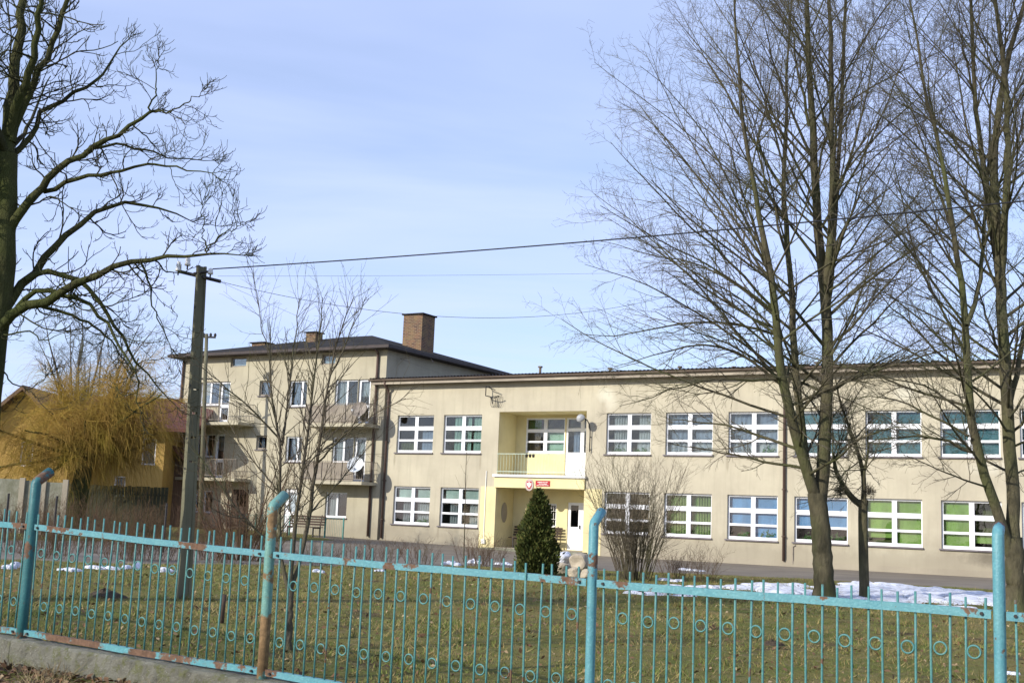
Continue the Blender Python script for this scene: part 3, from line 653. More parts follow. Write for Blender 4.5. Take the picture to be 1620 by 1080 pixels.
# lamp beside the entrance
lamp = thing('wall_lamp', 'round grey street lamp on a curved dark arm fixed beside the school entrance', 'lamp', (4.12, 0, 4.6), 'S')
pts = [(4.12, -0.10, 4.62), (4.12, -0.10, 5.45), (4.11, -0.15, 5.75), (4.06, -0.28, 5.95), (3.98, -0.48, 6.03)]
MB().tube(pts, 0.024, 8).tube([(4.12, 0, 4.72), (4.12, -0.1, 4.72)], 0.02, 6).tube([(4.12, 0, 5.25), (4.12, -0.1, 5.25)], 0.02, 6).build('arm', M['dark_iron'], lamp, True)
prof = [(0.02, 0.17), (0.10, 0.165), (0.17, 0.12), (0.22, 0.03), (0.23, 0.0), (0.22, -0.03), (0.15, -0.10), (0.0, -0.13)]
hd = MB().lathe(prof, sides=20).build('lamp_head', M['rail_pale'], lamp, True, org=(0, 0, 0)); hd.location = np.array((3.92, -0.62, 6.0)) - ORG[lamp.name]; hd.rotation_euler = (0.75, -0.25, 0); hd.scale = (0.85, 0.85, 0.95)
# plaques on the fascia
pq = thing('red_name_plaque', 'small red plaque with pale lettering on the yellow balcony front', 'plaque', (1.9, -0.1, 3.1), 'S')
MB().box(1.56, 2.26, -0.125, -0.102, 3.12, 3.36).build('plate', M['red'], pq)
mb = MB(); rr = random.Random(4)
for zz, x0, x1, hh in ((3.275, 1.66, 2.16, 0.045), (3.205, 1.72, 2.12, 0.04), (3.15, 1.62, 2.20, 0.025)):
    x = x0
    while x < x1:
        wd = rr.uniform(0.014, 0.03); mb.box(x, x + wd, -0.129, -0.1255, zz, zz + hh * rr.uniform(0.75, 1)); x += wd + rr.choice((0.008, 0.008, 0.022))
mb.build('lettering', M['white_paint'], pq)
em = thing('eagle_emblem', 'oval plaque with a white eagle emblem on the yellow balcony front', 'plaque', (1.25, -0.1, 3.0), 'S')
ovp = [(0.21 * math.cos(a), 0.26 * math.sin(a)) for a in np.linspace(0, 2 * math.pi, 28, endpoint=False)]
MB().prism([(1.25 + x, 3.17 + z) for x, z in ovp], -0.135, -0.102).build('oval_plate', plain('emblem_rim', (0.52, 0.42, 0.38), None, 4, .5), em)
sh = [(-.13, .15), (.13, .15), (.13, -.04), (.08, -.14), (0, -.19), (-.08, -.14), (-.13, -.04)]
MB().prism([(1.25 + x, 3.17 + z) for x, z in sh], -0.142, -0.1352).build('shield', M['red'], em)
eg = [(0, .135), (.025, .12), (.02, .085), (.05, .06), (.105, .11), (.11, .02), (.085, -.05), (.05, -.03), (.06, -.10), (.02, -.09), (0, -.15), (-.02, -.09), (-.06, -.10), (-.05, -.03), (-.085, -.05), (-.11, .02), (-.105, .11), (-.05, .06), (-.025, .085), (-.035, .115)]
MB().prism([(1.25 + x, 3.17 + z) for x, z in eg], -0.148, -0.1422).build('eagle', M['white_paint'], em)
# three dark pots on the balcony rail
for k in range(3):
    o = thing('flower_pot', ('leftmost', 'middle', 'rightmost')[k] + ' of three small dark pots hanging on the school balcony rail', 'pot', (1.05 + 0.17 * k, -0.10, 4.36), 'S', 'pots on the balcony rail')
    x = 1.05 + 0.17 * k; MB().lathe([(0.0, 4.36), (0.05, 4.36), (0.07, 4.48), (0.055, 4.48), (0.04, 4.40)], (x, -0.11, 0), 10).build('pot', M['dark_iron'], o)
    o2 = MB()
    for q in range(6): o2.tube([(x, -.11, 4.45), (x + .05 * math.cos(q), -.11 + .04 * math.sin(q), 4.53)], [.008, .003], 4)
    o2.build('dry_plant', M['wood_dark'], o)

def slat_bench(name, label, m0, m1, y0, z0, depth=0.42, frame='S', mat=None):
    b = thing(name, label, 'bench', ((m0 + m1) / 2, y0, z0), frame); mat = mat or M['wood_dark']
    for k in range(4): MB().box(m0, m1, y0 + 0.02 + k * 0.105, y0 + 0.10 + k * 0.105, z0 + 0.43, z0 + 0.465).build('seat_slat', mat, b)
    for k in range(4): MB().box(m0, m1, y0 + depth + 0.02 + 0.03 * k, y0 + depth + 0.05 + 0.03 * k, z0 + 0.53 + 0.115 * k, z0 + 0.61 + 0.115 * k).build('back_slat', mat, b)
    for x in (m0 + 0.25, m1 - 0.25): MB().box(x - .025, x + .025, y0, y0 + 0.05, z0, z0 + 0.43).box(x - .025, x + .025, y0 + depth + .06, y0 + depth + 0.09, z0, z0 + 0.43).box(x - .025, x + .025, y0 + 0.002, y0 + depth + 0.055, z0 + 0.385, z0 + 0.428).prism([(y0 + depth + .062, z0 + .432), (y0 + depth + .09, z0 + .432), (y0 + depth + .19, z0 + 1.0), (y0 + depth + .165, z0 + 1.0)], x - .024, x + .024, 0).build('leg', M['dark_iron'], b)
    return b
slat_bench('slatted_bench', 'dark slatted bench standing inside the school entrance niche', -0.3, 2.15, 0.85, 0.42)

# ------------------------------------------------------------------ the flats
YB, AX0, AX1 = -0.15, -20.3, -6.80
flats = thing('apartment_block', 'three-storey beige block of flats with balconies and a dark hipped roof', 'building', (-13.5, YB, 0.5), 'S')
WIN = [  # x0, x1, z0, z1, kind
 (-18.85, -17.5, 6.88, 8.12, 'w2'), (-17.48, -16.75, 6.0, 8.12, 'd'), (-14.75, -13.98, 7.32, 8.1, 's'), (-12.74, -11.6, 6.75, 8.06, 'w1'), (-9.84, -8.45, 6.72, 8.02, 'w2'), (-8.43, -7.68, 5.85, 8.02, 'd'),
 (-18.85, -17.55, 4.2, 5.4, 'w2'), (-17.53, -16.85, 3.15, 5.4, 'd'), (-14.70, -14.0, 4.62, 5.32, 's'), (-12.74, -11.7, 4.02, 5.28, 'w1'), (-9.80, -8.5, 4.0, 5.24, 'w2'), (-8.48, -7.75, 3.12, 5.24, 'd'),
 (-16.1, -14.95, 0.55, 2.6, 'b'), (-10.02, -8.7, 1.4, 2.6, 'w2'), (-12.6, -11.7, 0.6, 2.72, 'wd'), (-18.7, -17.4, 1.35, 2.5, 'w2'),
 (-16.85, -15.77, 8.86, 9.36, 'v'), (-10.8, -9.93, 8.80, 9.30, 'v')]
mb = holed(MB(), AX0, AX1, 0.2, 9.40, YB, [(a, b, c, d, 0.18) for a, b, c, d, k in WIN], 0.18)
mb.quad((AX1, YB, 0.2), (AX1, 12, 0.2), (AX1, 12, 9.40), (AX1, YB, 9.40)); mb.quad((AX0, YB, 0.2), (AX0, 12, 0.2), (AX0, 12, 9.40), (AX0, YB, 9.40)); mb.quad((AX0, 12, 0.2), (AX1, 12, 0.2), (AX1, 12, 9.40), (AX0, 12, 9.40))
mb.build('wall', M['plaster_block'], flats)
mb = MB()
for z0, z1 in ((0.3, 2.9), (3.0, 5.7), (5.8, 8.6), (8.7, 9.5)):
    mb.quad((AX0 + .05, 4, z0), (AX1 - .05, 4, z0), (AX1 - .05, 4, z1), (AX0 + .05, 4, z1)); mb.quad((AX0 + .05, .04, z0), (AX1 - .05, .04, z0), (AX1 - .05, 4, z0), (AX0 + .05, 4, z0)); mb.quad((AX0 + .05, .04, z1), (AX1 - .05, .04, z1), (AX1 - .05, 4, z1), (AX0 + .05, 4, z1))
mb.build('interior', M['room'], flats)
og = ORG[flats.name]
for a, b, c, d, k in WIN:
    w_, h_ = b - a, d - c; X = (a - og[0], 0.10, c - og[2])
    if k == 'w2':
        mid = w_ * 0.5; cs = ((0.07, mid - 0.05), (mid + 0.05, w_ - 0.07)); wn = window(flats, *X, w_, h_, cs, ((0.09, h_ - 0.07),), M['white'], M['glass'])
        sheet(wn, 0.08, mid * 0.8, 0.08, h_ - 0.08, 0.15, cloth('net', (0.5, 0.52, 0.5), 0.3), 0.02)
        if a < -18 and c > 6: sheet(wn, 0.07, mid - .05, h_ * 0.45, h_ - 0.06, 0.12, beige_blind, name='blind')
    elif k in ('w1', 's'):
        wn = window(flats, *X, w_, h_, ((0.07, w_ * (0.68 if k == 'w1' else 0.9)),) if k == 's' else ((0.07, w_ * 0.62), (w_ * 0.72, w_ - 0.07)), ((0.09, h_ - 0.07),), M['white'] if k == 'w1' else M['rail_grey'], M['glass'])
        sheet(wn, 0.06, w_ * .4, 0.06, h_ - .06, 0.2, grey_blue, 0.02)
    elif k == 'd':
        wn = window(flats, *X, w_, h_, ((0.12, w_ - 0.12),), ((0.15, h_ * 0.36), (h_ * 0.44, h_ - 0.10)), M['white'], M['glass'], name='balcony_door', side=0.12)
        sheet(wn, 0.1, w_ - .1, h_ * .62, h_ - .08, 0.14, cloth('net', (0.5, 0.52, 0.5), 0.3), 0.01)
    elif k == 'b':
        wn = window(flats, *X, w_, h_, ((0.25, w_ - 0.25),), ((1.2, h_ - 0.25),), M['wood_dark'], M['glass_dark'], name='front_door', side=0.12)
    elif k == 'wd':
        wn = window(flats, *X, w_, h_, ((0.2, w_ - 0.2),), ((1.0, h_ - 0.2),), M['white'], M['glass'], name='side_door', side=0.12)
        sheet(wn, 0.15, w_ - .15, .95, h_ - .15, 0.14, cloth('white_net', (0.7, 0.72, 0.75)), 0.01)
    elif k == 'v':
        wn = window(flats, *X, w_, h_, ((0.07, w_ - 0.07),), ((0.07, h_ - 0.07),), M['rail_grey'], M['glass'])
        sheet(wn, 0.06, w_ - .06, .06, h_ - .06, 0.12, cloth('frosted', (0.40, 0.47, 0.47)))
    if k in ('w2', 'w1', 's'): MB().box(-0.06, w_ + 0.06, -0.17, 0.02, -0.05, -0.002).build('sill', M['sill'], wn, org=(0, 0, 0))
def balcony(m0, m1, z, fancy):
    y0, y1 = YB - 1.15, YB
    b = MB().box(m0, m1, y0, y1 + 0.05, z - 0.15, z).build('balcony', M['plaster_block'], flats)
    r = MB(); t = 0.025
    for zz in (z + 0.10, z + 0.92):
        r.box(m0 + .03, m1 - .03, y0 + .04, y0 + .04 + t, zz, zz + t); r.box(m0 + .03, m0 + .03 + t, y0 + .07, y1, zz, zz + t); r.box(m1 - .03 - t, m1 - .03, y0 + .07, y1, zz, zz + t)
    for s in np.arange(m0 + .06, m1 - .05, 0.11): r.box(s, s + .014, y0 + .045, y0 + .059, z + .126, z + .92)
    for s in np.arange(y0 + .15, y1, 0.11): r.box(m0 + .035, m0 + .049, s, s + .014, z + .126, z + .92).box(m1 - .049, m1 - .035, s, s + .014, z + .126, z + .92)
    for s in np.linspace(m0 + .05, m1 - .08, 4): r.box(s, s + .03, y0 + .062, y0 + .092, z - .1, z + .95)
    r.build('railing', M['rail_grey'], b)
    if fancy: MB().box(m0 + .1, m1 - .6, y0 + .10, y0 + .12, z + .02, z + .88).build('screen', M['fascia'], b)
    return b
balcony(-10.75, -7.0, 5.80, True); balcony(-10.75, -7.0, 3.10, True); balcony(-19.1, -14.9, 5.92, False); balcony(-19.1, -14.9, 3.12, False)
# hipped roof with an eaves board
e0, e1, f0, f1, ze = -20.8, -6.3, YB - 0.6, 12.6, 9.47
rz = ze + 0.10 + 1.7; ra, rb, ry = e0 + 6.4, e1 - 6.2, 6.0
MB().box(e0, e1, f0, f1, 9.405, ze).box(e0 - .02, e1 + .02, f0 - .03, f0 - .002, 9.42, ze + 0.09).box(e1 + 0.002, e1 + .03, f0, f1, 9.42, ze + 0.09).build('eaves', M['roof'], flats)
mb = MB(); a, b, c, d = (e0, f0, ze + .1), (e1, f0, ze + .1), (e1, f1, ze + .1), (e0, f1, ze + .1); p, q = (ra, ry, rz), (rb, ry, rz)
mb.quad(a, b, q, p); mb.quad(b, c, q); mb.quad(c, d, p, q); mb.quad(d, a, p)
rf = mb.build('roof', M['block_roof'], flats)
def chimney(x0, x1, y0, y1, z0, z1, parent):
    c = MB().box(x0, x1, y0, y1, z0, z1).build('chimney', M['brick'], parent)
    return c
chimney(-9.42, -8.22, 4.6, 5.75, 9.9, 12.0, rf); MB().box(-9.5, -8.14, 4.52, 5.83, 12.0, 12.07).build('chimney_cap', M['block_roof'], rf)
chimney(-9.75, -9.45, 5.3, 5.7, 9.9, 11.05, rf)
chimney(-14.95, -14.3, 3.4, 4.0, 10.0, 11.12, rf); MB().box(-15.03, -14.22, 3.32, 4.08, 11.12, 11.18).build('chimney_cap', M['block_roof'], rf)
chimney(-19.0, -18.05, 3.6, 4.2, 9.8, 10.74, rf); MB().box(-19.1, -17.95, 3.5, 4.3, 10.74, 10.80).build('chimney_cap', M['block_roof'], rf)
MB().tube([(-7.28, YB - .55, 9.55), (-7.28, YB - .1, 9.25), (-7.28, YB - .09, 9.0), (-7.28, YB - .09, 0.6)], 0.06, 10).build('drainpipe', M['pipe'], flats, True)
MB().tube([(-20.15, YB - .09, 9.5), (-20.15, YB - .09, 0.6)], 0.06, 10).build('drainpipe', M['pipe'], flats, True)
MB().tube([(-6.55, 3.0, 9.5), (-6.3, 3.0, 9.2)], .03, 6).box(-6.79, -6.2, .9, .93, 9.1, 9.13).box(-6.45, -6.42, .7, 1.2, 9.0, 9.03).build('aerial', M['rail_grey'], flats)
# satellite dishes on the right-hand balconies
def dish(label, m, z, s=0.86, mat='dish'):
    t = thing('satellite_dish', label, 'satellite dish', (m, YB - 1.2, z - 0.35), 'S', 'dishes on the balcony rails')
    prof = [(0.0, 0.0)] + [(0.45 * s * k / 8, 0.10 * (k / 8) ** 2) for k in range(1, 9)] + [(0.46 * s, 0.112), (0.45 * s, 0.085)] + [(0.45 * s * k / 8, 0.10 * (k / 8) ** 2 - 0.012) for k in range(7, -1, -1)]
    o = MB().lathe(prof, sides=28, axis='z').build('reflector', M[mat], t, True, org=(0, 0, 0))
    o.location = (0, -0.12, 0.35); o.rotation_euler = (math.radians(90 - 26), 0, math.radians(16))
    MB().tube([(0, 0.02, -0.1), (0, -0.03, 0.33)], 0.02, 6).tube([(0, -0.1, 0.3), (-.02, -0.45, 0.12), (-.08, -.55, 0.3)], 0.012, 6).build('arm', M['rail_grey'], t, org=(0, 0, 0))
    MB().box(-.12, -.04, -.60, -.52, 0.28, 0.36).build('receiver', M['dish'], t, org=(0, 0, 0))
dish('dull grey satellite dish on the top balcony of the flats', -7.22, 6.38, mat='rail_grey'); dish('white satellite dish on the first floor balcony of the flats', -7.25, 3.82)
# low green fence and bench in front of the flats
gf = thing('garden_fence', 'low green wire fence with scalloped top in front of the flats', 'fence', (-8.5, -2.6, 0.5), 'S')
for k, s in enumerate(np.linspace(-13.2, -6.9, 7)): MB().box(s, s + .05, -2.62, -2.57, 0.4, 1.42).build('post', M['green_paint'], gf)
mb = MB(); arc = MB()
for s in np.arange(-13.1, -6.9, 0.10): mb.tube([(s, -2.56, 0.55), (s, -2.56, 1.30)], 0.006, 4)
for s in np.arange(-13.1, -7.0, 0.20):
    arc.tube([(s + 0.1 - 0.1 * math.cos(a), -2.56, 1.30 + 0.09 * math.sin(a)) for a in np.linspace(0, math.pi, 7)], 0.008, 4)
mb.build('wires', M['green_paint'], gf); arc.build('scalloped_top', M['green_paint'], gf)
slat_bench('slatted_bench', 'dark slatted bench against the green fence by the flats', -9.75, -7.75, -3.35, 0.50)

# ------------------------------------------------------------------ the street fence
FP = [(-7.25, 13.42, 1.45, 0.44), (-4.65, 12.0, 1.362, 0.35), (-2.04, 10.7, 1.235, 0.236), (0.68, 9.2, 1.18, 0.13), (3.13, 7.7, 1.158, 0.108), (5.65, 6.2, 1.13, 0.08)]
fence = thing('metal_fence', 'turquoise painted metal street fence with thin rods, welded rings and bent pipe posts', 'fence', (FP[1][0], FP[1][1], 0.2))
fo_ = ORG[fence.name]
fdir = np.array([FP[4][0] - FP[1][0], FP[4][1] - FP[1][1]]); fdir /= np.linalg.norm(fdir); fnrm = np.array([-fdir[1], fdir[0]])
ROD = MB().tube([(0, 0, 0), (0, 0, 0.4), (0, 0, 0.8), (0, 0, 1.165)], 0.0085, 6).me('picket', M['teal_rod'], True)
def torus(R, r, n=18, k=5):
    V = []; Fq = []
    for i in range(n):
        a = 2 * math.pi * i / n
        for j in range(k):
            b = 2 * math.pi * j / k; V.append(((R + r * math.cos(b)) * math.cos(a), r * math.sin(b), (R + r * math.cos(b)) * math.sin(a)))
    for i in range(n):
        for j in range(k): Fq.append((i * k + j, ((i + 1) % n) * k + j, ((i + 1) % n) * k + (j + 1) % k, i * k + (j + 1) % k))
    return mesh('ring', V, Fq, M['teal_rod'], True)
RING = torus(0.0395, 0.0065)
rf_ = random.Random(12)
for k, (x, y, zt, zb) in enumerate(FP):
    h = (0.44, 0.44, 0.42, 0.44, 0.50, 0.5)[k]; R = (0.048, 0.050, 0.046, 0.037, 0.037, 0.04)[k]
    ln = (0.18, 0.19, 0.18, 0.16, 0.09, 0.12)[k]
    base = np.array([x, y, zb - 0.25]); top = np.array([x, y, zt + h]); bend = np.array([*(fnrm * ln * 0.84), ln * 0.58])
    sl = np.array([rf_.uniform(-.006, .006), rf_.uniform(-.006, .006), 0])
    pts = [base, base + [0, 0, 0.6], np.array([x, y, zt]) + sl, top - [0, 0, .015] + sl, top + bend * 0.05 + sl, top + bend + sl]
    MB().tube(pts, R, 16).build('post', M[('teal_rusty', 'teal_green', 'olive_rusty', 'teal_rusty', 'teal_rusty', 'teal_rusty')[k]], fence, True)
for k in range(5):
    a, b = FP[k], FP[k + 1]; A = np.array(a[:2]); Bq = np.array(b[:2]); D = Bq - A; Ln = np.linalg.norm(D); d = D / Ln; n = np.array([-d[1], d[0]]); yaw = math.atan2(d[1], d[0])
    npk = 27; sp = Ln / (npk + 1)
    for rail, zi in (('top_rail', 2), ('bottom_rail', 3)):
        mbr = MB(); za, zb_ = a[zi], b[zi]
        s0, s1 = 0.045, Ln - 0.045
        def P(s, o, h): q = A + d * s + n * o; return (q[0], q[1], za + (zb_ - za) * s / Ln + h)
        NS = 14
        for (o0, o1, h0, h1) in ((-0.022, -0.015, -0.028, 0.026), (-0.0149, 0.03, 0.020, 0.0262)):
            i0 = len(mbr.v)
            for q in range(NS + 1):
                s = s0 + (s1 - s0) * q / NS; w_ = 0.003 * math.sin(s * 2.3 + k) + 0.0015 * math.sin(s * 7 + k)
                for o, h in ((o0, h0), (o1, h0), (o1, h1), (o0, h1)): mbr.v.append(P(s, o + w_, h + w_))
            for q in range(NS):
                for e in range(4): mbr.f.append((i0 + q * 4 + e, i0 + q * 4 + (e + 1) % 4, i0 + (q + 1) * 4 + (e + 1) % 4, i0 + (q + 1) * 4 + e))
            mbr.f += [(i0, i0 + 1, i0 + 2, i0 + 3), tuple(i0 + NS * 4 + e for e in (3, 2, 1, 0))]
        ro = mbr.build(rail, M['rusty_rail'] if (rail == 'bottom_rail' and k < 2) or k == 0 else M['teal_rusty'], fence)
        for s in (0.10, Ln - 0.10):
            q = P(s, -0.0215, 0); bo = MB().tube([(q[0] + n[0] * 0.004, q[1] + n[1] * 0.004, q[2]), (q[0] - n[0] * 0.014, q[1] - n[1] * 0.014, q[2])], 0.012, 6).build('bolt', M['dark_iron'], ro)
    first = (1, 1, 0, 0, 0)[k]
    for i in range(npk):
        s = sp * (i + 1); q = A + d * s + n * 0.002; zb_ = a[3] + (b[3] - a[3]) * s / Ln
        o = link('picket', ROD, fence, np.array([q[0], q[1], zb_ - 0.01 + rf_.uniform(-.012, .012)]) - fo_, (rf_.gauss(0, .007), rf_.gauss(0, .009), rf_.random()))
        for row, off in ((0, 0.245), (1, 0.735)):
            gap = (i % 2 == (0 if row == 0 else 1)) if k in (0, 1) else (i % 2 == (1 if row == 0 else 0))
            if gap and i < npk - 1:
                s2 = s + sp / 2; q2 = A + d * s2 + n * 0.002; zt = a[2] + (b[2] - a[2]) * s2 / Ln
                link('ring', RING, fence, np.array([q2[0], q2[1], zt - off + rf_.uniform(-.006, .006)]) - fo_, (0, 0, yaw))
# concrete plinth under the fence
pln = thing('concrete_plinth', 'low weathered concrete plinth under the turquoise fence', 'wall', (FP[1][0], FP[1][1], 0.0))
def plinth_mat():
    m, n, b = new_mat('mossy_concrete'); b.inputs['Roughness'].default_value = 0.95; g = n.nodes.new('ShaderNodeNewGeometry'); v = g.outputs['Position']
    k = mixrgb(n, noise(n, v, 3, 6, 0.7), (0.215, 0.21, 0.165), (0.13, 0.125, 0.095)); k = mixrgb(n, noise(n, v, 9, 5, 0.7, 0.5, 0.65), k, (0.12, 0.125, 0.05)); k = mixrgb(n, noise(n, v, 35, 4, 0.7, 0.6, 0.75), k, (0.36, 0.35, 0.30))
    n.links.new(k, b.inputs['Base Color']); bump(n, b, noise(n, v, 25, 6, 0.75, 0.1, 0.9), 0.9, 0.03); return m
M['mossy'] = plinth_mat()
for k in range(5):
    a, b = FP[k], FP[k + 1]; A = np.array(a[:2]); Bq = np.array(b[:2]); D = Bq - A; Ln = np.linalg.norm(D); d = D / Ln; n = np.array([-d[1], d[0]])
    NS = 40; mbp = MB(); prof = [(-0.13, -0.6), (-0.13, -0.18), (-0.125, -0.075), (-0.10, -0.055), (0.09, -0.05), (0.12, -0.08), (0.12, -0.6)]; rr = np.random.default_rng(k)
    for q in range(NS + 1):
        s = Ln * q / NS; z = a[3] + (b[3] - a[3]) * s / Ln
        for o, h in prof:
            e = rr.normal(0, 0.006, 2) if 0 < q < NS else (0, 0); c = A + d * s + n * (o + e[0]); mbp.v.append((c[0], c[1], z + h + e[1]))
    m_ = len(prof)
    for q in range(NS):
        for e in range(m_ - 1): mbp.f.append((q * m_ + e, (q + 1) * m_ + e, (q + 1) * m_ + e + 1, q * m_ + e + 1))
    mbp.build('section', M['mossy'], pln)

# ------------------------------------------------------------------ poles and wires
pb = ground(290, 946); PY = pb[1]; ptop = at(319, 421, PY)
pole = thing('utility_pole', 'tall weathered concrete utility pole standing on the lawn', 'pole', tuple(pb))
def pole_body():
    ax = ptop - pb; H = ax[2]; yaw = math.radians(-43); e1 = np.array([math.cos(yaw), math.sin(yaw), 0]); e2 = np.array([-math.sin(yaw), math.cos(yaw), 0])
    # H-section: two flanges joined by a web, tapering
    def sec(t, a0, a1, b0, b1):
        k = 1.25 - 0.38 * t; c = pb + ax * t
        return [c + (e1 * a + e2 * b) * k for a, b in ((a0, b0), (a1, b0), (a1, b1), (a0, b1))]
    def bar(mb, t0, t1, a0, a1, b0, b1):
        i = len(mb.v); mb.v += [tuple(p) for p in sec(t0, a0, a1, b0, b1) + sec(t1, a0, a1, b0, b1)]
        mb.f += [tuple(i + q for q in f) for f in ((0, 3, 2, 1), (4, 5, 6, 7), (0, 1, 5, 4), (1, 2, 6, 5), (2, 3, 7, 6), (3, 0, 4, 7))]
    fl = MB(); bar(fl, -0.03, 1, -0.036, 0.036, -0.082, -0.045); bar(fl, -0.03, 1, -0.036, 0.036, 0.045, 0.082)
    fl.build('flange', M['pole_concrete'], pole)
    wb = MB(); t = -0.03
    bar(wb, -0.03, 0.40, -0.028, 0.028, -0.0448, 0.0448); t = 0.40
    while t < 0.62: bar(wb, t + .004, t + 0.07, -0.028, 0.028, -0.0448, 0.0448); t += 0.0737
    bar(wb, t, 0.998, -0.028, 0.028, -0.0448, 0.0448)
    wb.build('web', M['pole_concrete'], pole)
    for tt in (0.38, 0.47, 0.63, 0.76, 0.87):
        c = pb + ax * tt - e2 * 0.083 * (1.25 - 0.38 * tt); MB().tube([c + e2 * .01, c - e2 * 0.003], 0.02, 8).build('bolt_hole', M['dark_iron'], pole)
pole_body()
ca = ptop - np.array([0, 0, 0.12])
MB().tube([ca + [-0.34, 0, 0.03], ca + [0.30, 0, -0.10]], 0.028, 6).tube([ca + [-.1, -.02, .0], ca + [.16, -.12, .02]], .02, 6).build('cross_arm', M['dark_iron'], pole)
def insulator(p, r=0.045, h=0.14):
    MB().tube([p, p + [0, 0, 0.08]], 0.012, 6).build('pin', M['dark_iron'], pole)
    MB().lathe([(0.0, 0.06), (r, 0.06), (r, 0.09), (r * .75, 0.11), (r * .9, 0.14), (r * .6, 0.06 + h), (0, 0.08 + h)], p, 12).build('insulator', M['porcelain'], pole, True)
insulator(ca + [-0.21, 0, 0.06]); insulator(ca + [-0.34, 0, -0.03]); insulator(ca + [0.17, -0.12, -0.08], .04, .08)
p2 = gy(318, 58.5); t2 = at(327, 528, 58.5)
pole2 = thing('utility_pole', 'thin grey pole standing before the block of flats', 'pole', tuple(p2))
MB().tube([p2 - [0, 0, .1], t2], [0.13, 0.08], 10).build('shaft', M['pole_concrete'], pole2, True)
MB().box(t2[0] - .45, t2[0] + .45, t2[1] - .05, t2[1] + .05, t2[2] - .2, t2[2] - .12).box(t2[0] - .3, t2[0] + .45, t2[1] - .04, t2[1] + .04, t2[2] - 2.25, t2[2] - 2.19).build('cross_arm', M['dark_iron'], pole2)
for o in (-.4, -.15, .2, .42): MB().lathe([(0, 0), (.06, 0), (.07, .1), (.03, .17), (0, .18)], t2 + [o, 0, -.12], 8).build('insulator', M['dark_iron'], pole2)
def px_of(X):
    x, y, z = X; z = z - EYE; yf = _c * y + _s * z; zu = -_s * y + _c * z; a = F_PX * x / yf; b = -F_PX * zu / yf
    return 810 + _cr * a - _sr * b, 540 + _sr * a + _cr * b
def wire(label, A, B, via, r):
    A, B = np.array(A, float), np.array(B, float)
    def P(t, s): q = A + (B - A) * t; q[2] -= s * 4 * t * (1 - t); return q
    best = 0.3
    for s in np.linspace(-0.2, 3.5, 186):
        ts = np.linspace(0, 1, 200); pu = [px_of(P(t, s)) for t in ts]
        i = int(np.argmin([abs(u - via[0]) for u, v in pu])); e = abs(pu[i][1] - via[1])
        if s == -0.2 or e < be: be, best = e, s
    pts = [P(t, best) for t in np.linspace(0, 1, 40)]
    o = MB().tube(pts, r, 5).build('overhead_wire', M['black'], None, True); tag(o, label, 'wire', 'wires from the poles')
wire('thick black overhead wire sagging from the concrete pole across the right trees', ca + [0.2, -.12, 0.06], at(1740, 306, 12.5), (900, 384), 0.0095)
wire('thin lower wire sagging deeply from the concrete pole past the brick chimney into the trees', ca + [0.28, 0, -0.1], at(1236, 402, 27), (720, 502), 0.0038)
wire('faint straight wire running level from the concrete pole into the trees', ca + [0.25, 0, -0.02], at(1600, 410, 32), (700, 435), 0.002)
wire('thin service wire dropping from the concrete pole to the school wall bracket', ca + [0.28, 0, -0.1], L2W(-1.0, -0.35, 7.45), (470, 500), 0.0022)
wire('thin wire running out of the photo from the thin grey pole', t2 + [-.4, 0, 0], at(-120, 514, 60), (100, 527), 0.008)

# ------------------------------------------------------------------ trees: guided stems, then grown branches
def tube_batch(P, R, sides):
    B, n, _ = P.shape
    tg = np.gradient(P, axis=1); tg /= np.linalg.norm(tg, axis=2, keepdims=True) + 1e-12
    t0 = tg.mean(axis=1); ref = np.where(np.abs(t0[:, 2:3]) < 0.8, np.array([[0.0, 0, 1]]), np.array([[1.0, 0, 0]]))[:, None, :]
    u = np.cross(tg, np.broadcast_to(ref, tg.shape)); u /= np.linalg.norm(u, axis=2, keepdims=True) + 1e-9; w = np.cross(tg, u)
    a = 2 * math.pi * np.arange(sides) / sides
    V = P[:, :, None, :] + R[:, :, None, None] * (np.cos(a)[None, None, :, None] * u[:, :, None, :] + np.sin(a)[None, None, :, None] * w[:, :, None, :])
    idx = np.arange(B * n * sides).reshape(B, n, sides); nx_ = np.roll(idx, -1, axis=2)
    Fq = np.stack([idx[:, :-1], nx_[:, :-1], nx_[:, 1:], idx[:, 1:]], -1).reshape(-1, 4)
    return V.reshape(-1, 3), Fq
def tubes(name, batches, mat, parent, org):
    Vs, Fs, o = [], [], 0
    for P, R, sd in batches:
        V, Fq = tube_batch(P, R, sd); Vs.append(V); Fs.append(Fq + o); o += len(V)
    return link(name, np_mesh(name, np.concatenate(Vs) - np.asarray(org), np.concatenate(Fs), mat), parent)
def unit(v): return v / (np.linalg.norm(v, axis=-1, keepdims=True) + 1e-12)
def resample(pts, n):
    pts = np.asarray(pts, float); d = np.r_[0, np.cumsum(np.linalg.norm(np.diff(pts, axis=0), axis=1))]; t = np.linspace(0, d[-1], n)
    q = np.stack([np.interp(t, d, pts[:, k]) for k in range(3)], 1)
    for _ in range(2): q[1:-1] = 0.25 * q[:-2] + 0.5 * q[1:-1] + 0.25 * q[2:]
    return q
def grow(S, D, L, r0, nseg, wander, up, tip=0.35, rg=rng, up_late=0.0):
    B = len(S); P = np.zeros((B, nseg + 1, 3)); P[:, 0] = S; d = unit(D)
    for k in range(nseg):
        f = (k + 1) / nseg
        d = unit(d + wander * rg.normal(0, 1, (B, 3)) + np.array([0, 0, 1.0]) * (up + up_late * f * f))
        P[:, k + 1] = P[:, k] + d * (L / nseg)[:, None]
    t = np.linspace(0, 1, nseg + 1)[None]; R = r0[:, None] * (1 - (1 - tip) * t)
    return P, R
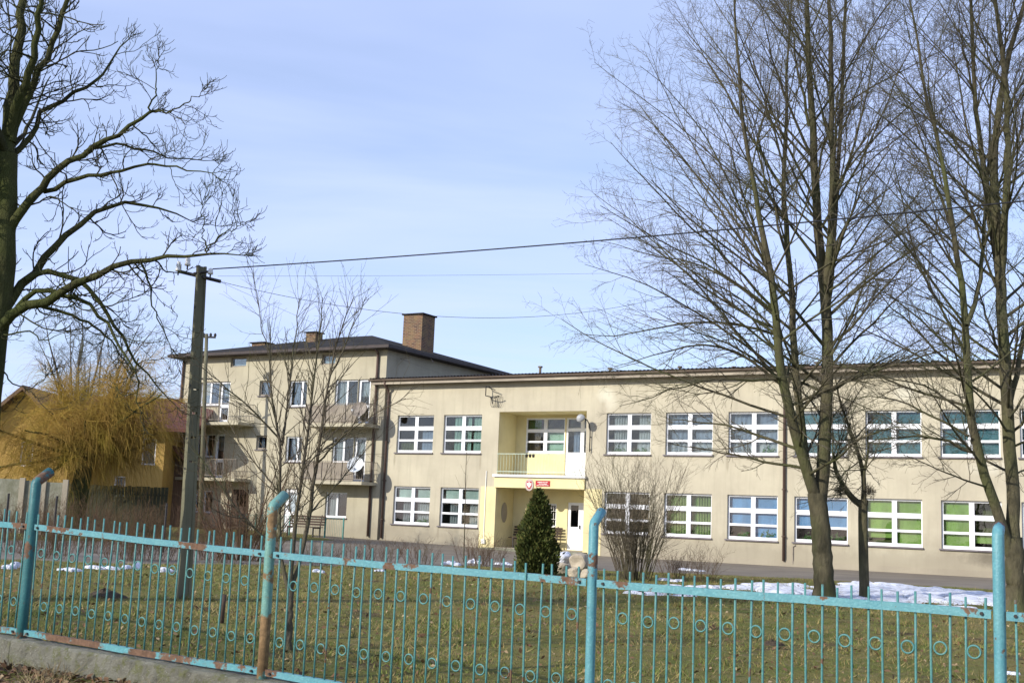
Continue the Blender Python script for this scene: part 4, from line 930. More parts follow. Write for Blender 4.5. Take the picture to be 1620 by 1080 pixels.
def spawn(P, R, per, t0, t1, ang, asd, rfac, rg=rng, rmin=0.003, flat=None):
    """children along parents -> start, dir, fraction along parent, parent length, radius"""
    B, n, _ = P.shape
    t = (np.arange(per)[None] + rg.random((B, per))) / per; t = t0 + (t1 - t0) * t
    x = t * (n - 1); i = np.clip(x.astype(int), 0, n - 2); f = (x - i)[..., None]; bi = np.arange(B)[:, None]
    S = P[bi, i] * (1 - f) + P[bi, i + 1] * f; tg = unit(P[bi, i + 1] - P[bi, i]); r = R[bi, i] * (1 - f[..., 0]) + R[bi, i + 1] * f[..., 0]
    rv = unit(np.cross(tg, rg.normal(0, 1, tg.shape))); a = ang + asd * rg.normal(0, 1, t.shape)
    D = np.cos(a)[..., None] * tg + np.sin(a)[..., None] * rv
    Ln = np.linalg.norm(np.diff(P, axis=1), axis=2).sum(1)[:, None] * np.ones_like(t)
    return S.reshape(-1, 3), D.reshape(-1, 3), t.ravel(), Ln.ravel(), np.maximum(r * rfac, rmin).ravel()
def guided(spec, y0):
    """spec: (pixel polyline, depth shift at the start, depth shift at the end, start radius, end radius)"""
    out_ = []
    for poly, da, db, ra_, rb_ in spec:
        n = len(poly); pts = [at(u, v, y0 + da + (db - da) * i / max(1, n - 1)) for i, (u, v) in enumerate(poly)]
        out_.append((resample(pts, 16), np.linspace(ra_, rb_, 16)))
    return out_
def wiggle(P, amt, rg=rng):
    q = P.copy(); q[1:-1] += rg.normal(0, amt, q[1:-1].shape); return q

def put_tree(name, label, cat, base, stems, crown, bmat, tmat, group=None):
    t = thing(name, label, cat, tuple(base), 'W', group)
    for k, (P, R) in enumerate(stems):
        tubes('trunk' if k == 0 else 'limb', [(P[None], R[None], 12 if k == 0 else 8)], bmat, t, base)
    tubes('crown', crown, tmat, t, base)
    return t
def flare(R, k=1.35):
    R = R.copy(); R[:3] *= np.array([k, 1 + (k - 1) * .45, 1 + (k - 1) * .15]); return R

def linden(name, label, base, spec, y0, L_of_z, per1, seed, top=16.0, per2=11, per3=6, per4=2, bottom=2.4, group=None, boughs=()):
    rg = np.random.default_rng(seed)
    stems = guided(spec, y0); stems = [(wiggle(P, .012, rg), R) for P, R in stems]
    stems[0] = (np.concatenate([[base - [0, 0, .15]], stems[0][0][1:]]), flare(stems[0][1]))
    crown = []
    # leaders go on above the guided part
    ends = [(P[-1], unit(P[-1] - P[-5]), R[-1]) for P, R in stems[1:]]
    S = np.array([e[0] for e in ends]); D = np.array([e[1] for e in ends]); r = np.array([e[2] for e in ends])
    hgt = np.maximum(top - S[:, 2] + rg.normal(0, .8, len(S)), 1.0)
    PL, RL = grow(S, D + [0, 0, .25], hgt, r, 15, .05, .03, .12, rg); crown.append((PL, RL, 6))
    P0 = np.concatenate([np.stack([p for p, _ in stems[1:]]), PL]); R0 = np.concatenate([np.stack([q for _, q in stems[1:]]), RL])
    S, D, t, Ln, r = spawn(P0, R0, per1, .05, .98, math.radians(46), .16, .36, rg, .009)
    L = np.interp(S[:, 2], *zip(*L_of_z)) * rg.uniform(.62, 1.12, len(S))
    low = S[:, 2] < bottom; keep = ~low
    # short branches only in between the stems
    S, D, L, r = S[keep], D[keep], L[keep], r[keep]
    hz = unit(D[:, :2]); el = np.interp(S[:, 2], [2.6, 4.5, 7, 10, 14], [.10, .36, .72, 1.0, 1.3]) * rg.uniform(.7, 1.35, len(S)); D = unit(np.concatenate([hz, el[:, None]], 1))
    r = np.clip(r, .008, .009 + .0062 * L)
    P1, R1 = grow(S, unit(D + [0, 0, .15]), L, r, 10, .06, .0, .22, rg); 
    for k, (poly, da, db, ra_, rb_) in enumerate(boughs):
        n_ = len(poly); q = wiggle(resample([at(u, v, y0 + da + (db - da) * i / (n_ - 1)) for i, (u, v) in enumerate(poly)], 11), .018, rg); P1 = np.concatenate([P1, q[None]]); R1 = np.concatenate([R1, np.linspace(ra_, rb_, 11)[None]])
    branches = crown + [(P1, R1, 5)]; crown = []
    S, D, t, Ln, r = spawn(P1, R1, per2, .18, 1.0, math.radians(36), .16, .55, rg, .0040)
    L = (.18 + .32 * Ln * (1 - .62 * t)) * rg.uniform(.55, 1.25, len(S)); P2, R2 = grow(S, D, L, r, 5, .10, .03, .4, rg); crown.append((P2, R2, 3))
    S, D, t, Ln, r = spawn(P2, R2, per3, .15, 1.0, math.radians(40), .2, .6, rg, .0028)
    L = (.10 + .38 * Ln * (1 - .5 * t)) * rg.uniform(.5, 1.3, len(S)); P3, R3 = grow(S, D, L, r, 2, .15, .02, .6, rg); crown.append((P3, R3, 3))
    S, D, t, Ln, r = spawn(P3, R3, per4, .3, 1.0, math.radians(45), .25, .8, rg, .0024)
    L = (.07 + .35 * Ln) * rg.uniform(.4, 1.2, len(S)); P4, R4 = grow(S, D, L, r, 1, .15, .0, .7, rg); crown.append((P4, R4, 3))
    tr = put_tree(name, label, 'tree', base, stems, crown, M['bark_linden'], M['twig_linden'], group)
    tubes('branches', branches, M['branch_linden'], tr, base); return tr

_bg = random.Random(6)
def bough(*poly): d = _bg.uniform(-.5, .5); return (list(poly), d, d + _bg.uniform(-1.6, 1.6), _bg.uniform(.026, .038), .005)
BOUGHS1 = [bough(*p) for p in (
    ((1232, 455), (1163, 369), (1089, 259), (1028, 185), (972, 158)), ((1226, 490), (1132, 394), (1040, 308), (966, 225)), ((1228, 520), (1132, 474), (1071, 419), (1003, 351), (938, 305)),
    ((1236, 605), (1206, 573), (1151, 505), (1095, 437), (1040, 394), (962, 345)), ((1230, 530), (1180, 512), (1132, 505), (1058, 511), (978, 536), (908, 528)), ((1236, 590), (1194, 554), (1130, 510), (1071, 474), (997, 437), (925, 418)),
    ((1238, 610), (1181, 560), (1120, 538), (1040, 560), (972, 580)), ((1247, 290), (1243, 271), (1218, 185), (1194, 92), (1151, 18)), ((1240, 300), (1181, 203), (1132, 111), (1080, 46)), ((1220, 440), (1175, 339), (1132, 246), (1089, 166), (1012, 104)),
    ((1228, 470), (1206, 394), (1175, 308), (1157, 234), (1118, 150)), ((1242, 600), (1180, 602), (1120, 598), (1040, 626), (980, 642)), ((1262, 710), (1200, 690), (1150, 670), (1080, 668), (1040, 655)), ((1270, 740), (1200, 730), (1150, 715), (1060, 702)),
    ((1306, 445), (1366, 369), (1409, 289), (1440, 185)), ((1312, 460), (1397, 394), (1465, 332)), ((1310, 560), (1378, 480), (1428, 419), (1480, 350)), ((1310, 585), (1366, 523), (1440, 456), (1500, 396)),
    ((1300, 360), (1354, 265), (1397, 185), (1428, 92), (1471, 18)), ((1322, 310), (1360, 203), (1378, 111), (1397, 30)), ((1285, 250), (1240, 150), (1215, 70), (1200, -20)), ((1280, 200), (1262, 110), (1250, 20), (1245, -40)), ((1313, 420), (1350, 330), (1372, 240), (1385, 160)),
    ((1300, 590), (1340, 520), (1370, 440), (1392, 360)), ((1252, 420), (1215, 300), (1190, 200), (1165, 120)), ((1224, 440), (1150, 330), (1060, 230), (1000, 150)), ((1250, 520), (1195, 470), (1120, 420), (1020, 400), (945, 380)), ((1312, 620), (1360, 590), (1420, 570), (1490, 545)), ((1290, 300), (1310, 200), (1350, 110), (1376, 20)))]
BOUGHS2 = [bough(*p) for p in (
    ((1526, 520), (1480, 470), (1440, 400), (1398, 325)), ((1530, 605), (1470, 540), (1400, 480), (1362, 430)), ((1532, 660), (1480, 612), (1420, 602), (1330, 574)), ((1533, 690), (1480, 660), (1400, 622), (1335, 634)), ((1540, 715), (1480, 690), (1420, 688), (1352, 706)),
    ((1508, 368), (1480, 290), (1450, 200), (1428, 115)), ((1490, 250), (1470, 150), (1462, 55)), ((1584, 470), (1548, 380), (1520, 280), (1500, 180)), ((1560, 300), (1530, 200), (1510, 100), (1500, 10)), ((1592, 280), (1620, 180), (1650, 90)), ((1596, 660), (1640, 600), (1690, 520)), ((1590, 570), (1560, 500), (1540, 420)), ((1520, 440), (1470, 360), (1420, 300), (1390, 240)), ((1540, 150), (1520, 60), (1510, -30)), ((1598, 690), (1640, 640), (1700, 600)), ((1556, 390), (1580, 300), (1600, 200), (1610, 100)))]
b1 = ground(1304, 950); y1 = b1[1]
linden('linden_tree', 'tall bare many-stemmed tree in the lawn with the thick trunk', b1, [
    ([(1304, 950), (1302, 880), (1296, 820), (1292, 780)], 0, 0, .215, .19),
    ([(1292, 790), (1275, 735), (1258, 690), (1245, 640), (1236, 597), (1230, 526), (1223, 449), (1208, 380), (1196, 310)], 0, -1.0, .125, .05),
    ([(1275, 735), (1266, 680), (1260, 579), (1252, 491), (1251, 403), (1240, 333), (1237, 289), (1246, 193), (1244, 120)], .1, .9, .095, .03),
    ([(1296, 800), (1305, 740), (1304, 690), (1312, 627), (1309, 560), (1308, 500), (1304, 440), (1297, 403), (1291, 320), (1285, 193), (1278, 96), (1276, 0)], 0, .5, .15, .05),
    ([(1306, 450), (1313, 421), (1315, 350), (1319, 289), (1314, 193), (1317, 96), (1311, 0)], .2, -.6, .085, .04),
    ([(1308, 520), (1316, 440), (1322, 340), (1326, 289), (1333, 144), (1338, 0)], .1, 1.3, .06, .035)],
    y1, [(2, 2.5), (3.2, 4.9), (5.0, 5.5), (7.0, 5.6), (9.5, 5.0), (12, 4.2), (16, 1.6)], 17, 21, 15.0, per2=15, per3=6, group='tall bare lawn trees', boughs=BOUGHS1)
b1b = ground(1368, 950)
def pollard():
    rg = np.random.default_rng(5); y0 = b1b[1]
    spec = [([(1368, 950), (1366, 880), (1365, 810), (1366, 790)], 0, 0, .105, .10),
            ([(1365, 800), (1350, 790), (1335, 770), (1322, 745), (1318, 715)], 0, -.2, .075, .03),
            ([(1366, 795), (1368, 760), (1360, 720), (1353, 705), (1340, 665), (1328, 635), (1322, 600)], 0, .2, .06, .016),
            ([(1366, 790), (1366, 750), (1374, 715), (1372, 680)], 0, -.1, .045, .014)]
    stems = guided(spec, y0); stems[0] = (np.concatenate([[b1b - [0, 0, .15]], stems[0][0][1:]]), flare(stems[0][1], 1.25)); crown = []
    P0 = np.stack([p for p, _ in stems[1:]]); R0 = np.stack([q for _, q in stems[1:]])
    S, D, t, Ln, r = spawn(P0, R0, 13, .25, 1, math.radians(60), .3, .4, rg, .006); L = rg.uniform(.5, 1.7, len(S)); P1, R1 = grow(S, D, L, np.clip(r, 0, .016), 8, .12, -.02, .3, rg); crown.append((P1, R1, 4))
    S, D, t, Ln, r = spawn(P1, R1, 7, .1, 1, math.radians(45), .3, .6, rg, .004); L = rg.uniform(.15, .6, len(S)); P2, R2 = grow(S, D, L, r, 5, .15, -.02, .5, rg); crown.append((P2, R2, 3))
    S, D, t, Ln, r = spawn(P2, R2, 4, .2, 1, math.radians(45), .3, .7, rg, .003); P3, R3 = grow(S, D, rg.uniform(.08, .3, len(S)), r, 3, .15, 0, .6, rg); crown.append((P3, R3, 3))
    tr = put_tree('small_tree', 'slim short bare tree with twiggy burrs beside the thick many-stemmed tree', 'tree', b1b, stems, crown, M['bark_linden'], M['twig_linden'])
    for (u, v, n_, s_) in ((1330, 776, 110, .24), (1374, 776, 100, .22)):          # dense twig burrs
        c = at(u, v, y0 - .05); S = c + rg.normal(0, .05, (n_, 3)); D = rg.normal(0, 1, (n_, 3)); P, R = grow(S, D, rg.uniform(.3, 1.1, n_) * s_, np.full(n_, .007), 4, .35, -.05, .4, rg); tubes('twig_burr', [(P, R, 3)], M['twig_linden'], tr, b1b)
pollard()
b2 = ground(1606, 965); y2 = b2[1]
linden('linden_tree', 'tall bare tree with one leaning stem at the edge of the lawn snow', b2, [
    ([(1606, 965), (1607, 920), (1604, 880), (1603, 850)], 0, 0, .19, .17),
    ([(1604, 860), (1602, 793), (1597, 677), (1588, 561), (1584, 456), (1582, 431)], 0, .1, .14, .11),
    ([(1600, 880), (1588, 840), (1563, 770), (1542, 705), (1533, 640), (1530, 560), (1526, 500), (1516, 420), (1506, 350), (1498, 290), (1485, 231)], 0, -.8, .115, .04),
    ([(1582, 440), (1575, 400), (1566, 350), (1558, 279), (1541, 144), (1536, 0)], .1, .7, .075, .035),
    ([(1583, 440), (1588, 400), (1590, 340), (1594, 270), (1593, 144), (1574, 0)], .1, -.6, .085, .04),
    ([(1529, 515), (1540, 490), (1549, 456), (1554, 386), (1562, 300), (1566, 200)], -.7, .5, .05, .025),
    ([(1597, 640), (1612, 580), (1622, 520), (1640, 420), (1652, 300)], .1, 1.0, .06, .03)],
    y2, [(2, 2.0), (3.2, 3.6), (5.0, 4.6), (7.0, 4.6), (9.5, 4.2), (12, 3.6), (16, 1.4)], 15, 22, 15.0, per2=14, per3=6, group='tall bare lawn trees', boughs=BOUGHS2)

# the dark tree at the picture's edge: crooked limbs, twigs that curl up at the tips
def chestnut():
    rg = np.random.default_rng(9); y0 = 15.6
    base = gy(-45, y0)
    spec = [([(-47, 900), (-30, 700), (-10, 540), (3, 470), (8, 407), (10, 326), (12, 244)], 0, 0, .21, .13),
            ([(12, 244), (16, 183), (24, 122), (30, 41), (40, -30), (44, -120)], 0, .6, .10, .03),
            ([(14, 215), (24, 163), (45, 122), (57, 53), (63, -20), (70, -110)], 0, -.7, .07, .02),
            ([(18, 225), (32, 175), (57, 122), (81, 73), (102, 24), (112, -40), (120, -110)], 0, .3, .06, .018),
            ([(14, 260), (28, 240), (53, 204), (90, 159), (134, 142), (171, 114), (181, 81), (203, 63)], 0, .8, .045, .008),
            ([(0, 385), (12, 360), (49, 318), (81, 277), (134, 240), (183, 216), (240, 175)], 0, -.3, .068, .020),
            ([(238, 176), (246, 140), (250, 105), (252, 92)], -.3, -.3, .014, .004), ([(238, 176), (277, 176), (296, 160), (318, 146)], -.3, -.6, .016, .004),
            ([(70, 303), (122, 281), (183, 273), (240, 257), (277, 265), (336, 274)], 0, -1.0, .034, .006),
            ([(-12, 520), (12, 478), (41, 440), (81, 395), (134, 346), (179, 318), (212, 316), (261, 334), (303, 350)], 0, .8, .072, .007),
            ([(-14, 545), (0, 512), (26, 491), (60, 478), (104, 458), (143, 440), (181, 421), (220, 410), (259, 405), (324, 398), (352, 408), (384, 404)], 0, -.9, .078, .006),
            ([(40, 442), (62, 421), (104, 432), (143, 455), (161, 476), (176, 510), (197, 541), (220, 572), (246, 613), (279, 642)], .1, .7, .042, .005),
            ([(28, 486), (42, 464), (65, 460), (109, 466), (143, 479), (166, 504), (187, 546), (213, 580), (216, 613), (224, 652)], 0, -.5, .038, .005),
            ([(56, 480), (91, 494), (130, 504), (161, 528), (181, 546), (204, 578)], 0, .5, .026, .007),
            ([(-20, 535), (5, 529), (39, 525), (70, 538), (104, 525)], 0, -.4, .016, .004), ([(-10, 560), (5, 587), (26, 611), (47, 617), (72, 593)], 0, .3, .013, .004),
            ([(134, 240), (180, 225), (240, 240), (290, 255), (334, 254)], -.2, .5, .022, .005), ([(220, 410), (235, 440), (243, 490), (262, 530), (278, 560)], -.4, .1, .016, .004),
            ([(324, 398), (322, 350), (320, 325)], -.8, -.9, .010, .004), ([(326, 398), (350, 370), (372, 360), (388, 352)], -.8, -1.1, .012, .004)]
    stems = guided(spec, y0); stems = [(wiggle(P, .018, rg), R) for P, R in stems]
    stems[0] = (np.concatenate([[base - [0, 0, .15]], stems[0][0][1:]]), flare(stems[0][1])); crown = []
    for (P, R), per, lmax in [(s, 11 if i < 4 else 7, 1.4 if i < 5 else 1.15) for i, s in enumerate(stems)][1:]:
        ln = np.linalg.norm(np.diff(P, axis=0), axis=1).sum(); per = max(4, int(per * ln / 1.8))
        S, D, t, Ln, r = spawn(P[None], R[None], per, .12, 1, math.radians(55), .25, .42, rg, .0055)
        L = lmax * (1.1 - .6 * t) * rg.uniform(.35, 1.05, len(S)); P1, R1 = grow(S, D, L, np.clip(r, .005, .013), 11, .20, -.04, .42, rg, .22); crown.append((P1, R1, 5))
        S, D, t, Ln, r = spawn(P1, R1, 6, .15, 1, math.radians(45), .25, .7, rg, .0036); L = (.08 + .34 * Ln * (1 - .4 * t)) * rg.uniform(.5, 1.2, len(S))
        P2, R2 = grow(S, D, L, r, 6, .16, .0, .7, rg, .35); crown.append((P2, R2, 4))
        S, D, t, Ln, r = spawn(P2, R2, 2, .4, 1, math.radians(45), .25, .85, rg, .0032); P3, R3 = grow(S, D, rg.uniform(.05, .15, len(S)), r, 3, .12, .12, .85, rg, .3); crown.append((P3, R3, 3))
    tips = [(P[-1], P[-1] - P[-3]) for P, R in stems[4:]]; S = np.repeat(np.array([a for a, b in tips]), 4, 0); D = unit(np.repeat(np.array([b for a, b in tips]), 4, 0)) + rg.normal(0, .45, (len(S), 3))
    P1, R1 = grow(S, D, rg.uniform(.12, .32, len(S)), np.full(len(S), .005), 7, .16, .02, .6, rg, .25); crown.append((P1, R1, 5))
    S, D, t, Ln, r = spawn(P1, R1, 5, .2, 1, math.radians(45), .25, .75, rg, .004); P2, R2 = grow(S, D, rg.uniform(.06, .22, len(S)), r, 5, .14, .05, .8, rg, .3); crown.append((P2, R2, 3))
    # crown that goes on outside the picture
    n = 34; S = np.repeat(np.array([stems[0][0][-1 - (k % 6)] for k in range(n)]), 1, 0); a = rg.uniform(math.pi * .55, math.pi * 1.45, n)
    D = np.stack([np.cos(a), np.sin(a) * .9, rg.uniform(.2, 1.2, n)], 1); P1, R1 = grow(S, D, rg.uniform(1.6, 3.6, n), rg.uniform(.03, .06, n), 10, .1, .02, .2, rg); crown.append((P1, R1, 6))
    S, D, t, Ln, r = spawn(P1, R1, 10, .2, 1, math.radians(50), .25, .4, rg, .006); P2, R2 = grow(S, D, rg.uniform(.4, 1.2, len(S)), r, 7, .14, 0, .4, rg, .2); crown.append((P2, R2, 4))
    S, D, t, Ln, r = spawn(P2, R2, 5, .2, 1, math.radians(45), .25, .7, rg, .004); P3, R3 = grow(S, D, rg.uniform(.1, .4, len(S)), r, 4, .14, .1, .7, rg, .2); crown.append((P3, R3, 3))
    put_tree('chestnut_tree', 'big dark bare tree with crooked drooping limbs reaching in front of the concrete pole', 'tree', base, stems, crown, M['bark_chestnut'], M['twig_chestnut'])
chestnut()

# slender forked young tree right behind the fence
def young_tree():
    rg = np.random.default_rng(14); base = ground(456, 1028); y0 = base[1]
    spec = [([(456, 1028), (458, 980), (459, 930)], 0, 0, .040, .036),
            ([(458, 940), (447, 905), (440, 870), (441, 830), (444, 760), (446, 705), (440, 680), (430, 640), (425, 580), (428, 520)], 0, .4, .024, .005),
            ([(459, 935), (461, 890), (465, 850), (478, 744), (489, 673), (499, 586), (506, 515), (510, 470)], 0, -.3, .026, .004),
            ([(460, 930), (472, 895), (485, 853), (499, 744), (513, 656), (522, 586), (538, 515), (560, 470)], 0, .3, .027, .004),
            ([(446, 705), (455, 640), (460, 586), (468, 520), (475, 470)], .3, .6, .013, .004),
            ([(446, 700), (408, 656), (358, 614), (318, 580)], .3, -.2, .012, .004), ([(442, 780), (410, 740), (378, 700), (360, 665)], .2, .4, .010, .004),
            ([(504, 730), (530, 700), (559, 677), (600, 650), (642, 630)], .1, -.4, .011, .003), ([(492, 810), (520, 780), (548, 750), (578, 712), (600, 690)], .1, .5, .010, .003),
            ([(440, 870), (405, 840), (370, 800), (330, 740), (300, 700)], .1, -.3, .013, .004), ([(520, 600), (540, 560), (556, 520), (580, 470)], .2, 0, .008, .003), ([(478, 744), (500, 720), (540, 690), (590, 640)], -.1, .2, .009, .003),
            ([(427, 560), (412, 510), (405, 455), (400, 430)], .4, .6, .006, .003)]
    stems = guided(spec, y0); stems = [(wiggle(P, .005, rg), R) for P, R in stems]; stems[0] = (np.concatenate([[base - [0, 0, .1]], stems[0][0][1:]]), flare(stems[0][1], 1.3)); crown = []
    for P, R in stems[1:]:
        ln = np.linalg.norm(np.diff(P, axis=0), axis=1).sum(); per = max(5, int(19 * ln))
        S, D, t, Ln, r = spawn(P[None], R[None], per, .2, 1, math.radians(38), .2, .5, rg, .0022)
        L = rg.uniform(.12, .75, len(S)) * (1.15 - .4 * t); P1, R1 = grow(S, D, L, np.clip(r, .002, .006), 7, .08, .05, .4, rg); crown.append((P1, R1, 4))
        S, D, t, Ln, r = spawn(P1, R1, 3, .2, 1, math.radians(38), .2, .7, rg, .0016); P2, R2 = grow(S, D, rg.uniform(.04, .22, len(S)), r, 4, .1, .04, .6, rg); crown.append((P2, R2, 3))
    put_tree('young_tree', 'slender forked bare young tree right behind the turquoise fence', 'tree', base, stems, crown, M['bark_small'], M['twig_grey'])
young_tree()

def shrub(name, label, base, h, wd, ns, seed, mat, group=None, lean=.5, r0=.009, per=(7, 4), spread=.25, cat='shrub', up=.03):
    rg = np.random.default_rng(seed); a = rg.uniform(0, 2 * math.pi, ns); k = rg.random(ns) ** .6
    S = base + np.stack([np.cos(a) * k * spread * wd, np.sin(a) * k * spread * wd, np.full(ns, -.05)], 1)
    D = np.stack([np.cos(a) * k * lean, np.sin(a) * k * lean, np.ones(ns)], 1); L = h * rg.uniform(.55, 1.05, ns)
    P0, R0 = grow(S, D, L, rg.uniform(.6, 1.2, ns) * r0, 9, .07, up, .25, rg)
    t = thing(name, label, cat, tuple(base), 'W', group)
    tubes('stems', [(P0, R0, 5)], mat, t, base)
    S, D, tt, Ln, r = spawn(P0, R0, per[0], .2, 1, math.radians(35), .2, .55, rg, .0025); P1, R1 = grow(S, D, (.08 + .28 * Ln * (1 - .4 * tt)) * rg.uniform(.5, 1.2, len(S)), r, 5, .1, .04, .5, rg)
    S, D, tt, Ln, r = spawn(P1, R1, per[1], .2, 1, math.radians(38), .2, .7, rg, .002); P2, R2 = grow(S, D, (.04 + .35 * Ln) * rg.uniform(.5, 1.2, len(S)), r, 3, .12, .02, .6, rg)
    tubes('crown', [(P1, R1, 3), (P2, R2, 3)], mat, t, base)
    return t
shrub('bare_bush', 'large fan-shaped bare bush in front of the school windows', ground(1003, 917), 3.1, 1.6, 85, 31, M['twig_grey'], lean=.30, r0=.012, per=(11, 4))
shrub('bare_bush', 'tangled bare bush behind the slender young tree', gy(385, 30.5), 3.4, 1.8, 42, 32, M['twig_red'], lean=.75, r0=.018, per=(9, 4))
# single sapling beside the entrance
sb = gy(733, 37.0); s_ = guided([([(733, 900), (735, 840), (737, 740), (739, 700)], 0, 0, .022, .006)], 37.0)
rg = np.random.default_rng(3); P, R = s_[0]; S, D, t, Ln, r = spawn(P[None], R[None], 9, .35, 1, math.radians(30), .15, .4, rg, .003); P1, R1 = grow(S, D, rg.uniform(.3, .9, len(S)), r, 6, .05, .06, .4, rg)
put_tree('sapling', 'thin bare sapling standing just before the entrance of the school', 'tree', sb, s_, [(P1, R1, 3)], M['bark_small'], M['twig_grey'])
# low reddish shrubs along the drive
ORD = 'first second third fourth fifth sixth seventh eighth ninth tenth'.split()
lows = [(30, 27, .95), (75, 25.6, .8), (105, 27, .9), (148, 30, .8), (195, 26.5, .75), (232, 27, .95), (262, 27.5, .9), (330, 29, .9), (365, 28, .85), (410, 30, .8)]
for k, (u, y, h) in enumerate(lows): shrub('low_shrub', ORD[k] + ' low reddish bare shrub of the near row beside the drive, counted from the left', gy(u, y), h, .9, 34, 40 + k, M['twig_red'], 'low shrubs along the drive', lean=.6, r0=.006, per=(6, 3), spread=.45)
for k, (u, y, h, lb) in enumerate(((503, 29.5, .75, 'pale low bare shrub in front of the bench by the flats'), (560, 31, .7, 'low bare shrub standing beside the drainpipe foot of the school'), (612, 33, .75, 'low bare shrub below the first school window'), (668, 34, .8, 'low bare shrub below the second school window'), (752, 35, 1.0, 'bushy low bare shrub beside the thin sapling'), (775, 35.4, .9, 'low bare shrub before the yellow pillar of the entrance'), (1108, 30.5, .95, 'low reddish bare shrub beside the large fan-shaped bush'), (1072, 32, .8, 'small thin bare shrub touching the large fan-shaped bush'))):
    shrub('low_shrub', lb, gy(u, y), h, .9, 26, 60 + k, M['twig_red'] if k != 0 else M['twig_grey'], 'low shrubs before the school', lean=.65, r0=.006, per=(6, 3), spread=.4)
# hedge of brushwood behind the drive
for k, u in enumerate((20, 70, 130, 185, 240, 300, 350, 395)):
    shrub('hedge_shrub', ORD[k] + ' brown bare hedge shrub across the drive, counted from the left', gy(u, 37 + (k % 3) * .8), 1.25 + .2 * (k % 2), 1.4, 60, 80 + k, M['twig_red'], 'hedge shrubs across the drive', lean=.5, r0=.007, per=(7, 4), spread=.7)

# evergreen thuja
def thuja():
    rg = np.random.default_rng(77); base = ground(848, 908); H = 2.02; t = thing('thuja', 'dark green conical evergreen before the school entrance', 'tree', tuple(base))
    tubes('trunk', [(resample([base - [0, 0, .1], base + [0, 0, .8], base + [0, 0, H * .9]], 8)[None], np.linspace(.05, .01, 8)[None], 8)], M['bark_small'], t, base)
    n = 22000; h = rg.random(n) ** 1.15; a = rg.uniform(0, 2 * math.pi, n)
    prof = np.interp(h, [0, .06, .2, .45, .7, .88, 1], [.34, .42, .45, .38, .26, .14, .03]); lump = 1 + .15 * np.sin(3 * a + 9 * h) + .13 * np.sin(5 * a - 17 * h + 1) + .11 * np.sin(9 * a + 29 * h) + .07 * np.sin(15 * a - 41 * h)
    rad = prof * lump * (1 - .45 * rg.random(n) ** 2.2)
    C = np.stack([rad * np.cos(a), rad * np.sin(a), .06 + h * H], 1)
    C += rg.normal(0, .03, (n, 3)); shoot = rg.random(n) < .05; C[shoot] *= np.array([1.16, 1.16, 1.02])
    outw = np.stack([np.cos(a), np.sin(a), np.full(n, 1.1)], 1) + rg.normal(0, .35, (n, 3)); d1 = unit(outw); d2 = unit(np.cross(d1, rg.normal(0, 1, (n, 3))))
    s = rg.uniform(.03, .085, n)[:, None]
    V = np.stack([C - d1 * s * .5, C + d2 * s * .42, C + d1 * s, C - d2 * s * .42], 1).reshape(-1, 3)
    m, nn, b = new_mat('thuja_leaf'); b.inputs['Roughness'].default_value = 0.75; b.inputs['Specular IOR Level'].default_value = .2
    k = mixrgb(nn, noise(nn, coord(nn), 5, 4, .6), (0.075, 0.098, 0.022), (0.036, 0.050, 0.014)); k = mixrgb(nn, noise(nn, coord(nn), 17, 3, .6, .5, .7), k, (0.15, 0.125, 0.035)); nn.links.new(k, b.inputs['Base Color'])
    link('crown', np_mesh('crown', V, np.arange(len(V)).reshape(-1, 4), m, False), t)
thuja()
# stones heaped beside the thuja
def stone(label, c, s, seed, mat):
    bm = bmesh.new(); bmesh.ops.create_icosphere(bm, subdivisions=3, radius=1); r = np.random.default_rng(seed); ph = r.uniform(0, 6, 9)
    for v in bm.verts:
        q = np.array(v.co); f = 1 + .14 * math.sin(2.3 * q[0] + ph[0]) * math.sin(2.9 * q[1] + ph[1]) + .10 * math.sin(4 * q[2] + ph[2] + q[0] * 2) + .06 * math.sin(7 * q[1] + ph[3]) + r.normal(0, .015)
        q = np.sign(q) * np.abs(q) ** .8 * f; v.co = Vector(q * np.array(s))
    me = bpy.data.meshes.new('stone'); bm.to_mesh(me); bm.free(); me.materials.append(mat); o = link('stone', me, None, c, (0, 0, ph[5])); tag(o, label, 'stone', 'stones beside the thuja')
for k, (u, v, dz, s, lb, mt) in enumerate(((868, 903, .10, (.22, .2, .16), 'small pale stone touching the foot of the evergreen', 'stone'), (885, 906, .12, (.3, .24, .18), 'pale stone at the front of the heap beside the evergreen', 'stone'), (892, 898, .30, (.34, .25, .15), 'flat snow-covered stone on top of the heap beside the evergreen', 'snow'), (918, 900, .2, (.30, .26, .24), 'largest pale boulder of the heap, behind the middle fence post', 'stone'), (908, 912, .1, (.2, .18, .13), 'low brownish stone between the heap and the fence post', 'stone'), (928, 914, .08, (.16, .15, .12), 'small round stone behind the middle fence post', 'stone'))):
    p = ground(u, v); stone(lb, (p[0], p[1], p[2] + dz), s, k, M[mt])
